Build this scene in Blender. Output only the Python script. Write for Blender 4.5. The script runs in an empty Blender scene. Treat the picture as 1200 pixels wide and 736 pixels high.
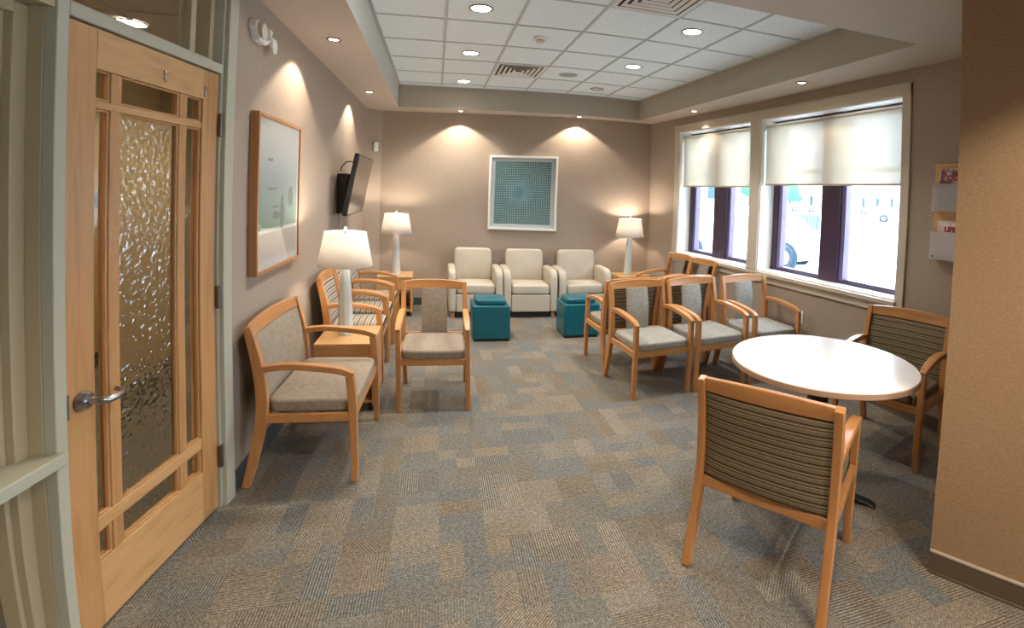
import bpy, bmesh, math, random
from mathutils import Vector, Matrix
R = math.radians
random.seed(7)
sc = bpy.context.scene
COL = sc.collection

# ------------------------------------------------------------------ materials
def new_mat(name):
    m = bpy.data.materials.new(name); m.use_nodes = True
    nt = m.node_tree; b = nt.nodes['Principled BSDF']
    return m, nt, b
def N(nt, t, **k):
    n = nt.nodes.new(t)
    for a, v in k.items():
        if a.startswith('i_'):
            n.inputs[int(a[2:]) if a[2:].isdigit() else a[2:].replace('_', ' ')].default_value = v
        else: setattr(n, a, v)
    return n
def L(nt, a, b): nt.links.new(a, b)
def math_n(nt, op, a, b=None, c=None):
    n = nt.nodes.new('ShaderNodeMath'); n.operation = op
    for i, v in enumerate((a, b, c)):
        if v is None: continue
        if isinstance(v, (int, float)): n.inputs[i].default_value = v
        else: L(nt, v, n.inputs[i])
    return n.outputs[0]
def ramp(nt, fac, stops, interp='LINEAR'):
    r = nt.nodes.new('ShaderNodeValToRGB'); r.color_ramp.interpolation = interp
    el = r.color_ramp.elements
    while len(el) < len(stops): el.new(0.5)
    for e, (p, c) in zip(el, stops): e.position = p; e.color = (*c, 1)
    L(nt, fac, r.inputs[0]); return r.outputs[0]
def mixc(nt, fac, a, b, blend='MIX'):
    m = nt.nodes.new('ShaderNodeMix'); m.data_type = 'RGBA'; m.blend_type = blend
    for s, v in ((m.inputs[0], fac), (m.inputs[6], a), (m.inputs[7], b)):
        if isinstance(v, (int, float)): s.default_value = v
        elif isinstance(v, tuple): s.default_value = (*v, 1) if len(v) == 3 else v
        else: L(nt, v, s)
    return m.outputs[2]
def bump(nt, b, h, strength=.3, dist=.002):
    n = N(nt, 'ShaderNodeBump'); n.inputs['Strength'].default_value = strength; n.inputs['Distance'].default_value = dist
    L(nt, h, n.inputs['Height']); L(nt, n.outputs[0], b.inputs['Normal'])
def flat(name, c, rough=.5, metal=0, spec=.5, nscale=0, namp=.0, bumpamt=0):
    m, nt, b = new_mat(name)
    b.inputs['Base Color'].default_value = (*c, 1); b.inputs['Roughness'].default_value = rough
    b.inputs['Metallic'].default_value = metal; b.inputs['Specular IOR Level'].default_value = spec
    if nscale:
        tc = N(nt, 'ShaderNodeTexCoord'); no = N(nt, 'ShaderNodeTexNoise'); no.inputs['Scale'].default_value = nscale
        no.inputs['Detail'].default_value = 4
        L(nt, tc.outputs['Object'], no.inputs['Vector'])
        c2 = tuple(min(1, x * (1 + namp)) for x in c); c1 = tuple(x * (1 - namp) for x in c)
        L(nt, ramp(nt, no.outputs[0], [(.3, c1), (.7, c2)]), b.inputs['Base Color'])
        if bumpamt: bump(nt, b, no.outputs[0], bumpamt)
    return m
def emit(name, c, s):
    m, nt, b = new_mat(name)
    b.inputs['Base Color'].default_value = (*c, 1)
    b.inputs['Emission Color'].default_value = (*c, 1); b.inputs['Emission Strength'].default_value = s
    return m
def wood(name, light, dark, axis='z', rough=.34):
    m, nt, b = new_mat(name)
    tc = N(nt, 'ShaderNodeTexCoord'); mp = N(nt, 'ShaderNodeMapping')
    L(nt, tc.outputs['Object'], mp.inputs[0])
    sc_ = {'x': (1.2, 14, 14), 'y': (14, 1.2, 14), 'z': (14, 14, 1.2)}[axis]
    mp.inputs['Scale'].default_value = sc_
    no = N(nt, 'ShaderNodeTexNoise'); no.inputs['Scale'].default_value = 2.2; no.inputs['Detail'].default_value = 6; no.inputs['Distortion'].default_value = .9
    L(nt, mp.outputs[0], no.inputs['Vector'])
    n2 = N(nt, 'ShaderNodeTexNoise'); n2.inputs['Scale'].default_value = 1.6; L(nt, tc.outputs['Object'], n2.inputs['Vector'])
    c = ramp(nt, no.outputs[0], [(.28, dark), (.5, light), (.72, tuple(min(1, x * 1.08) for x in light))])
    c = mixc(nt, .25, c, ramp(nt, n2.outputs[0], [(.35, dark), (.65, light)]))
    L(nt, c, b.inputs['Base Color']); b.inputs['Roughness'].default_value = rough
    bump(nt, b, no.outputs[0], .08, .001)
    return m
def weave(name, c, amp=.18, scale=420, rough=.9, spec=.2):
    m, nt, b = new_mat(name)
    tc = N(nt, 'ShaderNodeTexCoord')
    no = N(nt, 'ShaderNodeTexNoise'); no.inputs['Scale'].default_value = scale; no.inputs['Detail'].default_value = 2
    n2 = N(nt, 'ShaderNodeTexNoise'); n2.inputs['Scale'].default_value = 38; n2.inputs['Detail'].default_value = 5
    L(nt, tc.outputs['Object'], no.inputs['Vector']); L(nt, tc.outputs['Object'], n2.inputs['Vector'])
    s = math_n(nt, 'ADD', math_n(nt, 'MULTIPLY', no.outputs[0], .6), math_n(nt, 'MULTIPLY', n2.outputs[0], .4))
    L(nt, ramp(nt, s, [(.33, tuple(x * (1 - amp * 1.6) for x in c)), (.67, tuple(min(1, x * (1 + amp * 1.6)) for x in c))]), b.inputs['Base Color'])
    b.inputs['Roughness'].default_value = rough; b.inputs['Specular IOR Level'].default_value = spec
    bump(nt, b, s, .5, .0015)
    return m
def striped(name, axis, per=.0405, light=False):
    # repeating woven stripes running across the chair's width
    m, nt, b = new_mat(name)
    tc = N(nt, 'ShaderNodeTexCoord'); sx = N(nt, 'ShaderNodeSeparateXYZ'); L(nt, tc.outputs['Object'], sx.inputs[0])
    no = N(nt, 'ShaderNodeTexNoise'); no.inputs['Scale'].default_value = 260; L(nt, tc.outputs['Object'], no.inputs['Vector'])
    v = math_n(nt, 'ADD', sx.outputs[axis], math_n(nt, 'MULTIPLY', no.outputs[0], .0035))
    f = math_n(nt, 'FRACT', math_n(nt, 'MULTIPLY', v, 1 / per))
    tan = (.31, .245, .155); lt = (.44, .37, .26); dk = (.035, .028, .022); md = (.15, .105, .062)
    st = [(0, dk), (.10, dk), (.13, lt), (.17, md), (.30, tan), (.42, md), (.50, lt), (.56, tan), (.66, dk), (.72, md), (.80, lt), (.88, tan), (.96, md)]
    if light:  # brighter palette puts the light on the wall row into the striped fabric
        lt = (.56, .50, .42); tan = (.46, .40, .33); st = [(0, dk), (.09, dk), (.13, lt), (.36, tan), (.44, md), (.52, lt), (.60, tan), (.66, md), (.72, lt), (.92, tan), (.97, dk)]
    c = ramp(nt, f, st)
    c = mixc(nt, .55, c, ramp(nt, no.outputs[0], [(.3, (.35, .35, .35)), (.7, (1, 1, 1))]), 'MULTIPLY')
    L(nt, c, b.inputs['Base Color']); b.inputs['Roughness'].default_value = .92; b.inputs['Specular IOR Level'].default_value = .15
    bump(nt, b, no.outputs[0], .4, .001)
    return m
def pane_mat(name, tint=(1, 1, 1), refl=.03):
    m = bpy.data.materials.new(name); m.use_nodes = True; nt = m.node_tree; nt.nodes.clear()
    o = N(nt, 'ShaderNodeOutputMaterial'); t = N(nt, 'ShaderNodeBsdfTransparent'); g = N(nt, 'ShaderNodeBsdfGlossy')
    t.inputs[0].default_value = (*tint, 1); g.inputs['Roughness'].default_value = .01
    lw = N(nt, 'ShaderNodeLayerWeight'); lw.inputs[0].default_value = .5
    fr = math_n(nt, 'ADD', math_n(nt, 'MULTIPLY', math_n(nt, 'POWER', lw.outputs['Facing'], 4.0), .6), refl)
    mx = N(nt, 'ShaderNodeMixShader')
    L(nt, fr, mx.inputs[0]); L(nt, t.outputs[0], mx.inputs[1]); L(nt, g.outputs[0], mx.inputs[2]); L(nt, mx.outputs[0], o.inputs[0])
    return m

def carpet_mat():
    m, nt, b = new_mat('patchwork_carpet')
    tc = N(nt, 'ShaderNodeTexCoord'); P = tc.outputs['Object']
    def cell(scale, off=(0, 0, 0)):
        mp = N(nt, 'ShaderNodeMapping'); mp.inputs['Scale'].default_value = scale; mp.inputs['Location'].default_value = off
        L(nt, P, mp.inputs[0])
        fl = N(nt, 'ShaderNodeVectorMath', operation='FLOOR'); L(nt, mp.outputs[0], fl.inputs[0]); return fl.outputs[0]
    def wn(vec, seed):
        ad = N(nt, 'ShaderNodeVectorMath', operation='ADD'); ad.inputs[1].default_value = (seed * 3.7, seed * 1.3, seed)
        L(nt, vec, ad.inputs[0]); w = N(nt, 'ShaderNodeTexWhiteNoise'); w.noise_dimensions = '3D'; L(nt, ad.outputs[0], w.inputs['Vector']); return w
    a = .105
    big = cell((1 / (2 * a), 1 / (2 * a), 0)); sel = wn(big, 3).outputs['Value']
    tall = cell((1 / a, 1 / (2 * a), 0)); wide = cell((1 / (2 * a), 1 / a, 0)); small = cell((1 / a, 1 / a, 0))
    long_ = cell((1 / a, 1 / (4 * a), 0))
    def pick(sock):
        def val(c, s): return wn(c, s).outputs[sock]
        v = mixc(nt, math_n(nt, 'GREATER_THAN', sel, .30), val(long_, 11), val(tall, 12))
        v = mixc(nt, math_n(nt, 'GREATER_THAN', sel, .52), v, val(wide, 13))
        v = mixc(nt, math_n(nt, 'GREATER_THAN', sel, .76), v, val(small, 14))
        v = mixc(nt, math_n(nt, 'GREATER_THAN', sel, .9), v, val(big, 15))
        return v
    colr = pick('Color')
    sp = N(nt, 'ShaderNodeSeparateColor'); L(nt, colr, sp.inputs[0])
    r1, r2, r3 = sp.outputs
    # large soft drift of hue so that brown and grey zones alternate
    dn = N(nt, 'ShaderNodeTexNoise'); dn.inputs['Scale'].default_value = .9; L(nt, P, dn.inputs['Vector'])
    hue = math_n(nt, 'ADD', math_n(nt, 'MULTIPLY', r1, .62), math_n(nt, 'MULTIPLY', dn.outputs[0], .38))
    base = ramp(nt, hue, [(.0, (.120, .098, .072)), (.20, (.178, .157, .128)), (.32, (.146, .151, .144)), (.44, (.224, .197, .160)),
                          (.55, (.178, .145, .106)), (.66, (.158, .160, .153)), (.78, (.220, .184, .136)), (.90, (.126, .114, .103)), (1, (.246, .220, .180))])
    # ribs, in a direction of each patch's own
    sx = N(nt, 'ShaderNodeSeparateXYZ'); L(nt, P, sx.inputs[0])
    X, Y = sx.outputs[0], sx.outputs[1]
    def rib(k1, k2, per):
        v = math_n(nt, 'ADD', math_n(nt, 'MULTIPLY', X, k1), math_n(nt, 'MULTIPLY', Y, k2))
        return math_n(nt, 'SINE', math_n(nt, 'MULTIPLY', v, 2 * math.pi / per))
    q = rib(1, 0, .0115)
    q = mixc(nt, math_n(nt, 'GREATER_THAN', r2, .34), q, rib(0, 1, .0115))
    q = mixc(nt, math_n(nt, 'GREATER_THAN', r2, .62), q, rib(.8, .6, .0115))
    q = mixc(nt, math_n(nt, 'GREATER_THAN', r2, .82), q, rib(.7, -.7, .0105))
    fn = N(nt, 'ShaderNodeTexNoise'); fn.inputs['Scale'].default_value = 130; fn.inputs['Detail'].default_value = 3; L(nt, P, fn.inputs['Vector'])
    fn2 = N(nt, 'ShaderNodeTexNoise'); fn2.inputs['Scale'].default_value = 55; fn2.inputs['Detail'].default_value = 3; L(nt, P, fn2.inputs['Vector'])
    amp = math_n(nt, 'MULTIPLY', math_n(nt, 'ADD', r3, .25), .42)
    f = math_n(nt, 'ADD', 1.0, math_n(nt, 'MULTIPLY', q, amp))
    f = math_n(nt, 'MULTIPLY', f, math_n(nt, 'ADD', -.1, math_n(nt, 'MULTIPLY', fn.outputs[0], 2.2)))
    f = math_n(nt, 'MULTIPLY', f, math_n(nt, 'ADD', .45, math_n(nt, 'MULTIPLY', fn2.outputs[0], 1.1)))
    c = mixc(nt, 1.0, base, f, 'MULTIPLY')
    L(nt, c, b.inputs['Base Color']); b.inputs['Roughness'].default_value = .95; b.inputs['Specular IOR Level'].default_value = .1
    bump(nt, b, f, .35, .003)
    return m

def wallpaper(name, c):
    m, nt, b = new_mat(name)
    tc = N(nt, 'ShaderNodeTexCoord'); mp = N(nt, 'ShaderNodeMapping'); mp.inputs['Scale'].default_value = (1, 1, 2.6)
    L(nt, tc.outputs['Object'], mp.inputs[0])
    no = N(nt, 'ShaderNodeTexNoise'); no.inputs['Scale'].default_value = 85; no.inputs['Detail'].default_value = 5
    L(nt, mp.outputs[0], no.inputs['Vector'])
    L(nt, ramp(nt, no.outputs[0], [(.3, tuple(x * .84 for x in c)), (.7, tuple(x * 1.13 for x in c))]), b.inputs['Base Color'])
    b.inputs['Roughness'].default_value = .8; b.inputs['Specular IOR Level'].default_value = .25
    bump(nt, b, no.outputs[0], .35, .002)
    return m

M = {}
M['carpet'] = carpet_mat()
M['wall'] = wallpaper('taupe_wallpaper', (.368, .300, .242))
M['wall_tan'] = wallpaper('tan_wallpaper', (.315, .208, .122))
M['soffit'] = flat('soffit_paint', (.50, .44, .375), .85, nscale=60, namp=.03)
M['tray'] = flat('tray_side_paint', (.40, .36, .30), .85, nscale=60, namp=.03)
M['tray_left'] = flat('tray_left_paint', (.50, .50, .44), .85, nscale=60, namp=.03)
M['tile'] = flat('acoustic_tile', (.70, .79, .83), .95, nscale=150, namp=.13, bumpamt=.5)
M['tbar'] = flat('grid_bar', (.42, .48, .50), .6)
M['hallwall'] = flat('hall_wall_paint', (.50, .40, .22), .85, nscale=40, namp=.04)
M['hallceil'] = flat('hall_ceiling_tile', (.50, .44, .34), .9, nscale=150, namp=.08)
M['base_dark'] = flat('dark_rubber_base', (.060, .075, .078), .45)
M['base_brown'] = flat('brown_rubber_base', (.115, .083, .055), .4)
M['base_lip'] = flat('base_lip', (.42, .36, .28), .35)
M['trimgreen'] = flat('pale_green_trim', (.42, .42, .33), .5)
M['trimcream_halllit'] = flat('cream_hall_lit_trim', (.42, .35, .22), .5)  # on the frames this tan stands in for warm hall light; hem bars are cream
M['casing'] = flat('window_casing_paint', (.55, .49, .40), .5)
M['reveal'] = flat('white_reveal_paint', (.82, .80, .74), .6)
M['wframe'] = flat('dark_plum_window_frame', (.045, .022, .050), .4)
M['wsash_lit'] = flat('lit_plum_window_sash', (.16, .13, .25), .35)  # lighter plum paints in the daylight on the dark frame's side faces
M['maple_z'] = wood('maple_upright', (.52, .245, .086), (.41, .180, .058), 'z')
M['maple_y'] = wood('maple_lengthwise', (.52, .245, .086), (.41, .180, .058), 'y')
M['maple_x'] = wood('maple_crosswise', (.52, .245, .086), (.41, .180, .058), 'x')
M['door_z'] = wood('door_maple_upright', (.51, .275, .110), (.39, .190, .068), 'z', .4)
M['door_y'] = wood('door_maple_crosswise', (.57, .335, .145), (.46, .250, .098), 'y', .4)
M['etable'] = wood('end_table_maple', (.58, .345, .150), (.48, .27, .105), 'x', .35)
M['fab_taupe'] = weave('taupe_fabric', (.285, .235, .180))
M['fab_grey'] = weave('grey_fabric', (.33, .315, .275))
M['fab_back'] = weave('grey_brown_fabric', (.255, .225, .190))
M['str_y'] = striped('striped_fabric_seat', 1)
M['str_z'] = striped('striped_fabric_back', 2)
M['str_lit_y'] = striped('lit_striped_fabric_seat', 1, .052, True)
M['str_lit_z'] = striped('lit_striped_fabric_back', 2, .052, True)
M['vinyl'] = flat('cream_vinyl', (.52, .465, .375), .42, nscale=7, namp=.05)
M['teal'] = flat('teal_vinyl', (.003, .100, .135), .33, nscale=9, namp=.06)
M['black'] = flat('black_plastic', (.008, .008, .010), .4)
M['darkbase'] = flat('black_plinth_and_recess', (.012, .012, .014), .6)
M['screen'] = flat('glossy_screen', (.030, .022, .018), .18, spec=.9)
M['laminate'] = flat('white_laminate', (.86, .84, .82), .25)
M['ledge'] = flat('table_edge', (.42, .27, .18), .4)
M['steel'] = flat('brushed_steel', (.42, .42, .43), .25, metal=1)
M['bronze'] = flat('hinge_bronze', (.20, .17, .14), .35, metal=1)
M['ringdark'] = flat('dark_trim_ring', (.06, .035, .022), .35, metal=.6)
M['ringwhite'] = flat('nickel_trim_ring', (.45, .42, .36), .3, metal=.7)
M['ringnickel'] = flat('satin_nickel_ring', (.16, .14, .11), .35, metal=.8)
M['lens'] = emit('lamp_lens', (1, .93, .82), 14)
M['lens_small'] = emit('small_lamp_lens', (1, .86, .68), 10)
M['lens_off'] = flat('unlit_lens', (.55, .55, .52), .3)
M['white'] = flat('white_plastic', (.72, .72, .70), .4)
M['whitepaint'] = flat('white_frame_paint', (.80, .79, .76), .4)
M['offwhite'] = flat('ivory_plastic', (.62, .55, .46), .45)
M['metalwhite'] = flat('painted_metal_grille', (.66, .66, .63), .45)
M['duct'] = flat('duct_throat', (.035, .030, .028), .8)
M['speaker'] = flat('speaker_grille', (.30, .34, .37), .7)
M['clear'] = pane_mat('clear_glass')
M['mat'] = flat('picture_mat', (.74, .76, .75), .6)
M['maplefrm'] = wood('picture_frame_wood', (.42, .20, .075), (.32, .15, .06), 'z', .35)

def obscure_glass():
    m = bpy.data.materials.new('hammered_glass'); m.use_nodes = True; nt = m.node_tree; nt.nodes.clear()
    o = N(nt, 'ShaderNodeOutputMaterial'); rf = N(nt, 'ShaderNodeBsdfRefraction'); gl = N(nt, 'ShaderNodeBsdfGlossy'); tr = N(nt, 'ShaderNodeBsdfTransparent')
    rf.inputs['Color'].default_value = (.93, .92, .86, 1); rf.inputs['IOR'].default_value = 1.22; rf.inputs['Roughness'].default_value = .10; gl.inputs['Roughness'].default_value = .12
    gl.inputs['Color'].default_value = (.9, .9, .88, 1)
    tc = N(nt, 'ShaderNodeTexCoord'); v = N(nt, 'ShaderNodeTexVoronoi', feature='SMOOTH_F1'); v.inputs['Scale'].default_value = 46
    no = N(nt, 'ShaderNodeTexNoise'); no.inputs['Scale'].default_value = 16
    sc2 = N(nt, 'ShaderNodeVectorMath', operation='SCALE'); sc2.inputs[3].default_value = .05; ad = N(nt, 'ShaderNodeVectorMath', operation='ADD')
    L(nt, tc.outputs['Object'], no.inputs['Vector']); L(nt, no.outputs['Color'], sc2.inputs[0]); L(nt, tc.outputs['Object'], ad.inputs[0]); L(nt, sc2.outputs[0], ad.inputs[1]); L(nt, ad.outputs[0], v.inputs['Vector'])
    bp = N(nt, 'ShaderNodeBump'); bp.inputs['Strength'].default_value = .8; bp.inputs['Distance'].default_value = .009; L(nt, v.outputs['Distance'], bp.inputs['Height'])
    L(nt, bp.outputs[0], rf.inputs['Normal']); L(nt, bp.outputs[0], gl.inputs['Normal'])
    m1 = N(nt, 'ShaderNodeMixShader'); m1.inputs[0].default_value = .13; L(nt, rf.outputs[0], m1.inputs[1]); L(nt, gl.outputs[0], m1.inputs[2])
    gm = N(nt, 'ShaderNodeNewGeometry'); m2 = N(nt, 'ShaderNodeMixShader'); L(nt, gm.outputs['Backfacing'], m2.inputs[0]); L(nt, m1.outputs[0], m2.inputs[1]); L(nt, tr.outputs[0], m2.inputs[2])
    L(nt, m2.outputs[0], o.inputs[0]); return m
M['obscure'] = obscure_glass()
def shade_fabric(name, c, trans, alpha=0):
    m = bpy.data.materials.new(name); m.use_nodes = True; nt = m.node_tree; nt.nodes.clear()
    o = N(nt, 'ShaderNodeOutputMaterial'); d = N(nt, 'ShaderNodeBsdfDiffuse'); t = N(nt, 'ShaderNodeBsdfTranslucent'); tr = N(nt, 'ShaderNodeBsdfTransparent')
    d.inputs[0].default_value = (*c, 1); t.inputs[0].default_value = (*c, 1)
    a = N(nt, 'ShaderNodeMixShader'); a.inputs[0].default_value = trans; L(nt, d.outputs[0], a.inputs[1]); L(nt, t.outputs[0], a.inputs[2])
    b2 = N(nt, 'ShaderNodeMixShader'); b2.inputs[0].default_value = alpha; L(nt, a.outputs[0], b2.inputs[1]); L(nt, tr.outputs[0], b2.inputs[2])
    L(nt, b2.outputs[0], o.inputs[0]); return m
M['lampshade'] = shade_fabric('linen_lamp_shade', (.90, .87, .82), .48)
M['rollershade'] = shade_fabric('woven_roller_shade', (.72, .67, .56), .46, .15)
def lamp_glass():
    m, nt, b = new_mat('milky_lamp_glass')
    b.inputs['Base Color'].default_value = (.66, .74, .73, 1); b.inputs['Roughness'].default_value = .18
    b.inputs['Subsurface Weight'].default_value = .3; b.inputs['Coat Weight'].default_value = .6
    return m
M['lampbody'] = lamp_glass()

# ------------------------------------------------------------------ mesh builder
class MB:
    def __init__(s): s.v = []; s.f = []; s.m = []; s.cur = 0
    def add(s, vs, fs):
        n = len(s.v); s.v += [tuple(v) for v in vs]; s.f += [tuple(i + n for i in f) for f in fs]; s.m += [s.cur] * len(fs); return s
    def mat(s, i): s.cur = i; return s
    def box(s, x0, x1, y0, y1, z0, z1, fn=None):
        vs = [(x, y, z) for x in (x0, x1) for y in (y0, y1) for z in (z0, z1)]
        if fn: vs = [fn(*v) for v in vs]
        return s.add(vs, [(0, 1, 3, 2), (4, 6, 7, 5), (0, 4, 5, 1), (2, 3, 7, 6), (0, 2, 6, 4), (1, 5, 7, 3)])
    def prism(s, poly, axis, a, b, fn=None):
        n = len(poly)
        def mk(p, t):
            q = {'x': (t, p[0], p[1]), 'y': (p[0], t, p[1]), 'z': (p[0], p[1], t)}[axis]
            return fn(*q) if fn else q
        vs = [mk(p, a) for p in poly] + [mk(p, b) for p in poly]
        fs = [tuple(range(n))[::-1], tuple(range(n, 2 * n))] + [(i, (i + 1) % n, n + (i + 1) % n, n + i) for i in range(n)]
        return s.add(vs, fs)
    def sweep(s, pts, w, t, x=0.):
        # polyline in the YZ plane at x; w = width in x, t = thickness in the plane (number or list)
        n = len(pts); vs = []
        for i, (y, z) in enumerate(pts):
            a = pts[max(i - 1, 0)]; b = pts[min(i + 1, n - 1)]
            dy, dz = b[0] - a[0], b[1] - a[1]; l = math.hypot(dy, dz); ny, nz = -dz / l, dy / l
            tt = t[i] if isinstance(t, (list, tuple)) else t; ww = w[i] if isinstance(w, (list, tuple)) else w
            for sx, sn in ((-1, -1), (1, -1), (1, 1), (-1, 1)):
                vs.append((x + sx * ww / 2, y + sn * ny * tt / 2, z + sn * nz * tt / 2))
        fs = [(3, 2, 1, 0), tuple(4 * (n - 1) + k for k in range(4))]
        for i in range(n - 1):
            for k in range(4):
                k2 = (k + 1) % 4; fs.append((4 * i + k, 4 * i + k2, 4 * i + 4 + k2, 4 * i + 4 + k))
        return s.add(vs, fs)
    def lathe(s, prof, seg=32, c=(0, 0, 0), fn=None, closed=False):
        vs = []; n = len(prof)
        for r, z in prof:
            for k in range(seg):
                a = 2 * math.pi * k / seg; p = (c[0] + r * math.cos(a), c[1] + r * math.sin(a), c[2] + z); vs.append(fn(*p) if fn else p)
        fs = []
        for i in range(n - 1 + (1 if closed else 0)):
            j = (i + 1) % n
            for k in range(seg):
                k2 = (k + 1) % seg; fs.append((i * seg + k, i * seg + k2, j * seg + k2, j * seg + k))
        if not closed:
            if prof[0][0] > 1e-6: fs.append(tuple(range(seg))[::-1])
            if prof[-1][0] > 1e-6: fs.append(tuple((n - 1) * seg + k for k in range(seg)))
        return s.add(vs, fs)
    def shell(s, prof, seg=32, c=(0, 0, 0)):
        vs = []; n = len(prof)
        for r, z in prof:
            for k in range(seg):
                a = 2 * math.pi * k / seg; vs.append((c[0] + r * math.cos(a), c[1] + r * math.sin(a), c[2] + z))
        return s.add(vs, [(i * seg + k, i * seg + (k + 1) % seg, (i + 1) * seg + (k + 1) % seg, (i + 1) * seg + k) for i in range(n - 1) for k in range(seg)])
    def tube(s, pts, r, seg=10):
        pts = [Vector(p) for p in pts]; n = len(pts); vs = []
        up = Vector((0, 0, 1))
        for i, p in enumerate(pts):
            d = (pts[min(i + 1, n - 1)] - pts[max(i - 1, 0)]).normalized()
            a = d.cross(up if abs(d.z) < .95 else Vector((0, 1, 0))).normalized(); b = d.cross(a)
            rr = r[i] if isinstance(r, (list, tuple)) else r
            for k in range(seg):
                t = 2 * math.pi * k / seg; vs.append(p + (a * math.cos(t) + b * math.sin(t)) * rr)
        fs = [tuple(range(seg)), tuple((n - 1) * seg + k for k in range(seg))[::-1]]
        for i in range(n - 1):
            for k in range(seg): k2 = (k + 1) % seg; fs.append((i * seg + k, (i + 1) * seg + k, (i + 1) * seg + k2, i * seg + k2))
        return s.add(vs, fs)
    def slab(s, nu, nv, mid, th, nrm):
        # closed slab: mid(u,v)->point, th(u,v)->half thickness, nrm unit vector
        vs = []; nrm = Vector(nrm)
        for sgn in (1, -1):
            for i in range(nu + 1):
                for j in range(nv + 1):
                    u, v = i / nu, j / nv; vs.append(Vector(mid(u, v)) + nrm * (sgn * th(u, v)))
        W = nv + 1; O = (nu + 1) * W; fs = []
        for i in range(nu):
            for j in range(nv):
                a = i * W + j; fs.append((a, a + W, a + W + 1, a + 1)); fs.append((O + a, O + a + 1, O + a + W + 1, O + a + W))
        for i in range(nu): a = i * W; fs.append((a, O + a, O + a + W, a + W)); a += nv; fs.append((a, a + W, O + a + W, O + a))
        for j in range(nv): a = j; fs.append((a, a + 1, O + a + 1, O + a)); a += nu * W; fs.append((a, O + a, O + a + 1, a + 1))
        return s.add(vs, fs)
    def cushion(s, x0, x1, y0, y1, z0, z1, r=.02, dome=.015, n=14, pw=5):
        # soft block: superellipse edges, domed top
        cx, cy = (x0 + x1) / 2, (y0 + y1) / 2; hx, hy = (x1 - x0) / 2, (y1 - y0) / 2
        k = 48; prof = []
        hz = z1 - z0
        for i in range(7): a = math.pi / 2 * i / 6; prof.append((r * (1 - math.sin(a)), z0 + r * (1 - math.cos(a)) * 0 + r * (1 - math.cos(a))))
        rings = [(r * (1 - math.sin(a)), z0 + r * (1 - math.cos(a))) for a in [math.pi / 2 * i / 5 for i in range(6)]]
        rings += [(r * (1 - math.cos(a)), z1 - r * (1 - math.sin(a))) for a in [math.pi / 2 * i / 5 for i in range(6)]]
        vs = []
        def sq(t):
            c, q = math.cos(t), math.sin(t); e = 2 / 9.
            return math.copysign(abs(c) ** e, c), math.copysign(abs(q) ** e, q)
        for ins, z in rings:
            for q in range(k):
                ux, uy = sq(2 * math.pi * q / k); vs.append((cx + ux * (hx - ins), cy + uy * (hy - ins), z))
        nr = len(rings)
        for j in range(1, 6):
            g = 1 - j / 6
            for q in range(k):
                ux, uy = sq(2 * math.pi * q / k); vs.append((cx + ux * (hx - r) * g, cy + uy * (hy - r) * g, z1 + dome * (1 - g ** 2.2)))
        vs.append((cx, cy, z1 + dome)); vs.append((cx, cy, z0)); T = nr + 5
        fs = [(i * k + q, i * k + (q + 1) % k, (i + 1) * k + (q + 1) % k, (i + 1) * k + q) for i in range(T - 1) for q in range(k)]
        fs += [((T - 1) * k + q, (T - 1) * k + (q + 1) % k, T * k) for q in range(k)]
        fs += [((q + 1) % k, q, T * k + 1) for q in range(k)]
        return s.add(vs, fs)
    def build(s, name, mats, parent=None, bevel=0, smooth=False, seg=2, loc=None, rz=0, mat4=None):
        me = bpy.data.meshes.new(name); me.from_pydata(s.v, [], s.f)
        mats = mats if isinstance(mats, (list, tuple)) else [mats]
        for m in mats: me.materials.append(M[m] if isinstance(m, str) else m)
        if len(mats) > 1:
            for p, i in zip(me.polygons, s.m): p.material_index = i
        bm = bmesh.new(); bm.from_mesh(me); bmesh.ops.recalc_face_normals(bm, faces=bm.faces); bm.to_mesh(me); bm.free()
        if smooth or bevel:
            for p in me.polygons: p.use_smooth = True
            if smooth != 'all':
                try: me.set_sharp_from_angle(angle=R(38))
                except Exception: pass
        o = bpy.data.objects.new(name, me); COL.objects.link(o)
        if parent: o.parent = parent
        if loc: o.location = loc
        if rz: o.rotation_euler.z = rz
        if mat4: o.matrix_world = mat4
        if bevel:
            b = o.modifiers.new('soft_edges', 'BEVEL'); b.width = bevel; b.segments = seg; b.limit_method = 'ANGLE'; b.angle_limit = R(38)
            b.harden_normals = False
        return o
def tag(o, label=None, cat=None, group=None, kind=None):
    if label: o['label'] = label
    if cat: o['category'] = cat
    if group: o['group'] = group
    if kind: o['kind'] = kind
    return o
def empty(name, loc=(0, 0, 0), rz=0):
    o = bpy.data.objects.new(name, None); COL.objects.link(o); o.location = loc; o.rotation_euler.z = rz; o.empty_display_size = .1
    return o
def copy_tree(o, parent=None):
    c = o.copy(); COL.objects.link(c); c.parent = parent
    for ch in [x for x in bpy.data.objects if x.parent == o]: copy_tree(ch, c)
    return c
def structure(o, label=None): return tag(o, label, kind='structure')

# ------------------------------------------------------------------ room numbers (metres; camera stands at x=0,y=0)
ZS, ZC = 2.611, 2.898
def xl(y): return -1.018 + .0141 * (y - 4)          # left wall
def xr(y): return 3.123 - .080 * (y - 5)           # window wall
def yb(x): return 6.885 - .045 * (x - 1)            # back wall
def xd(y): return -1.1425 + .1579 * (y - 2)        # glazed door partition
TL, TR0, TR1, TB, TF = -.555, 2.69, 2.82, 6.56, 2.22    # ceiling recess
T = .12
# floor
structure(MB().box(-4.2, 3.75, -1.9, 7.4, -.12, 0).build('floor', 'carpet'), 'grey brown patchwork ribbed carpet')
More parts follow.
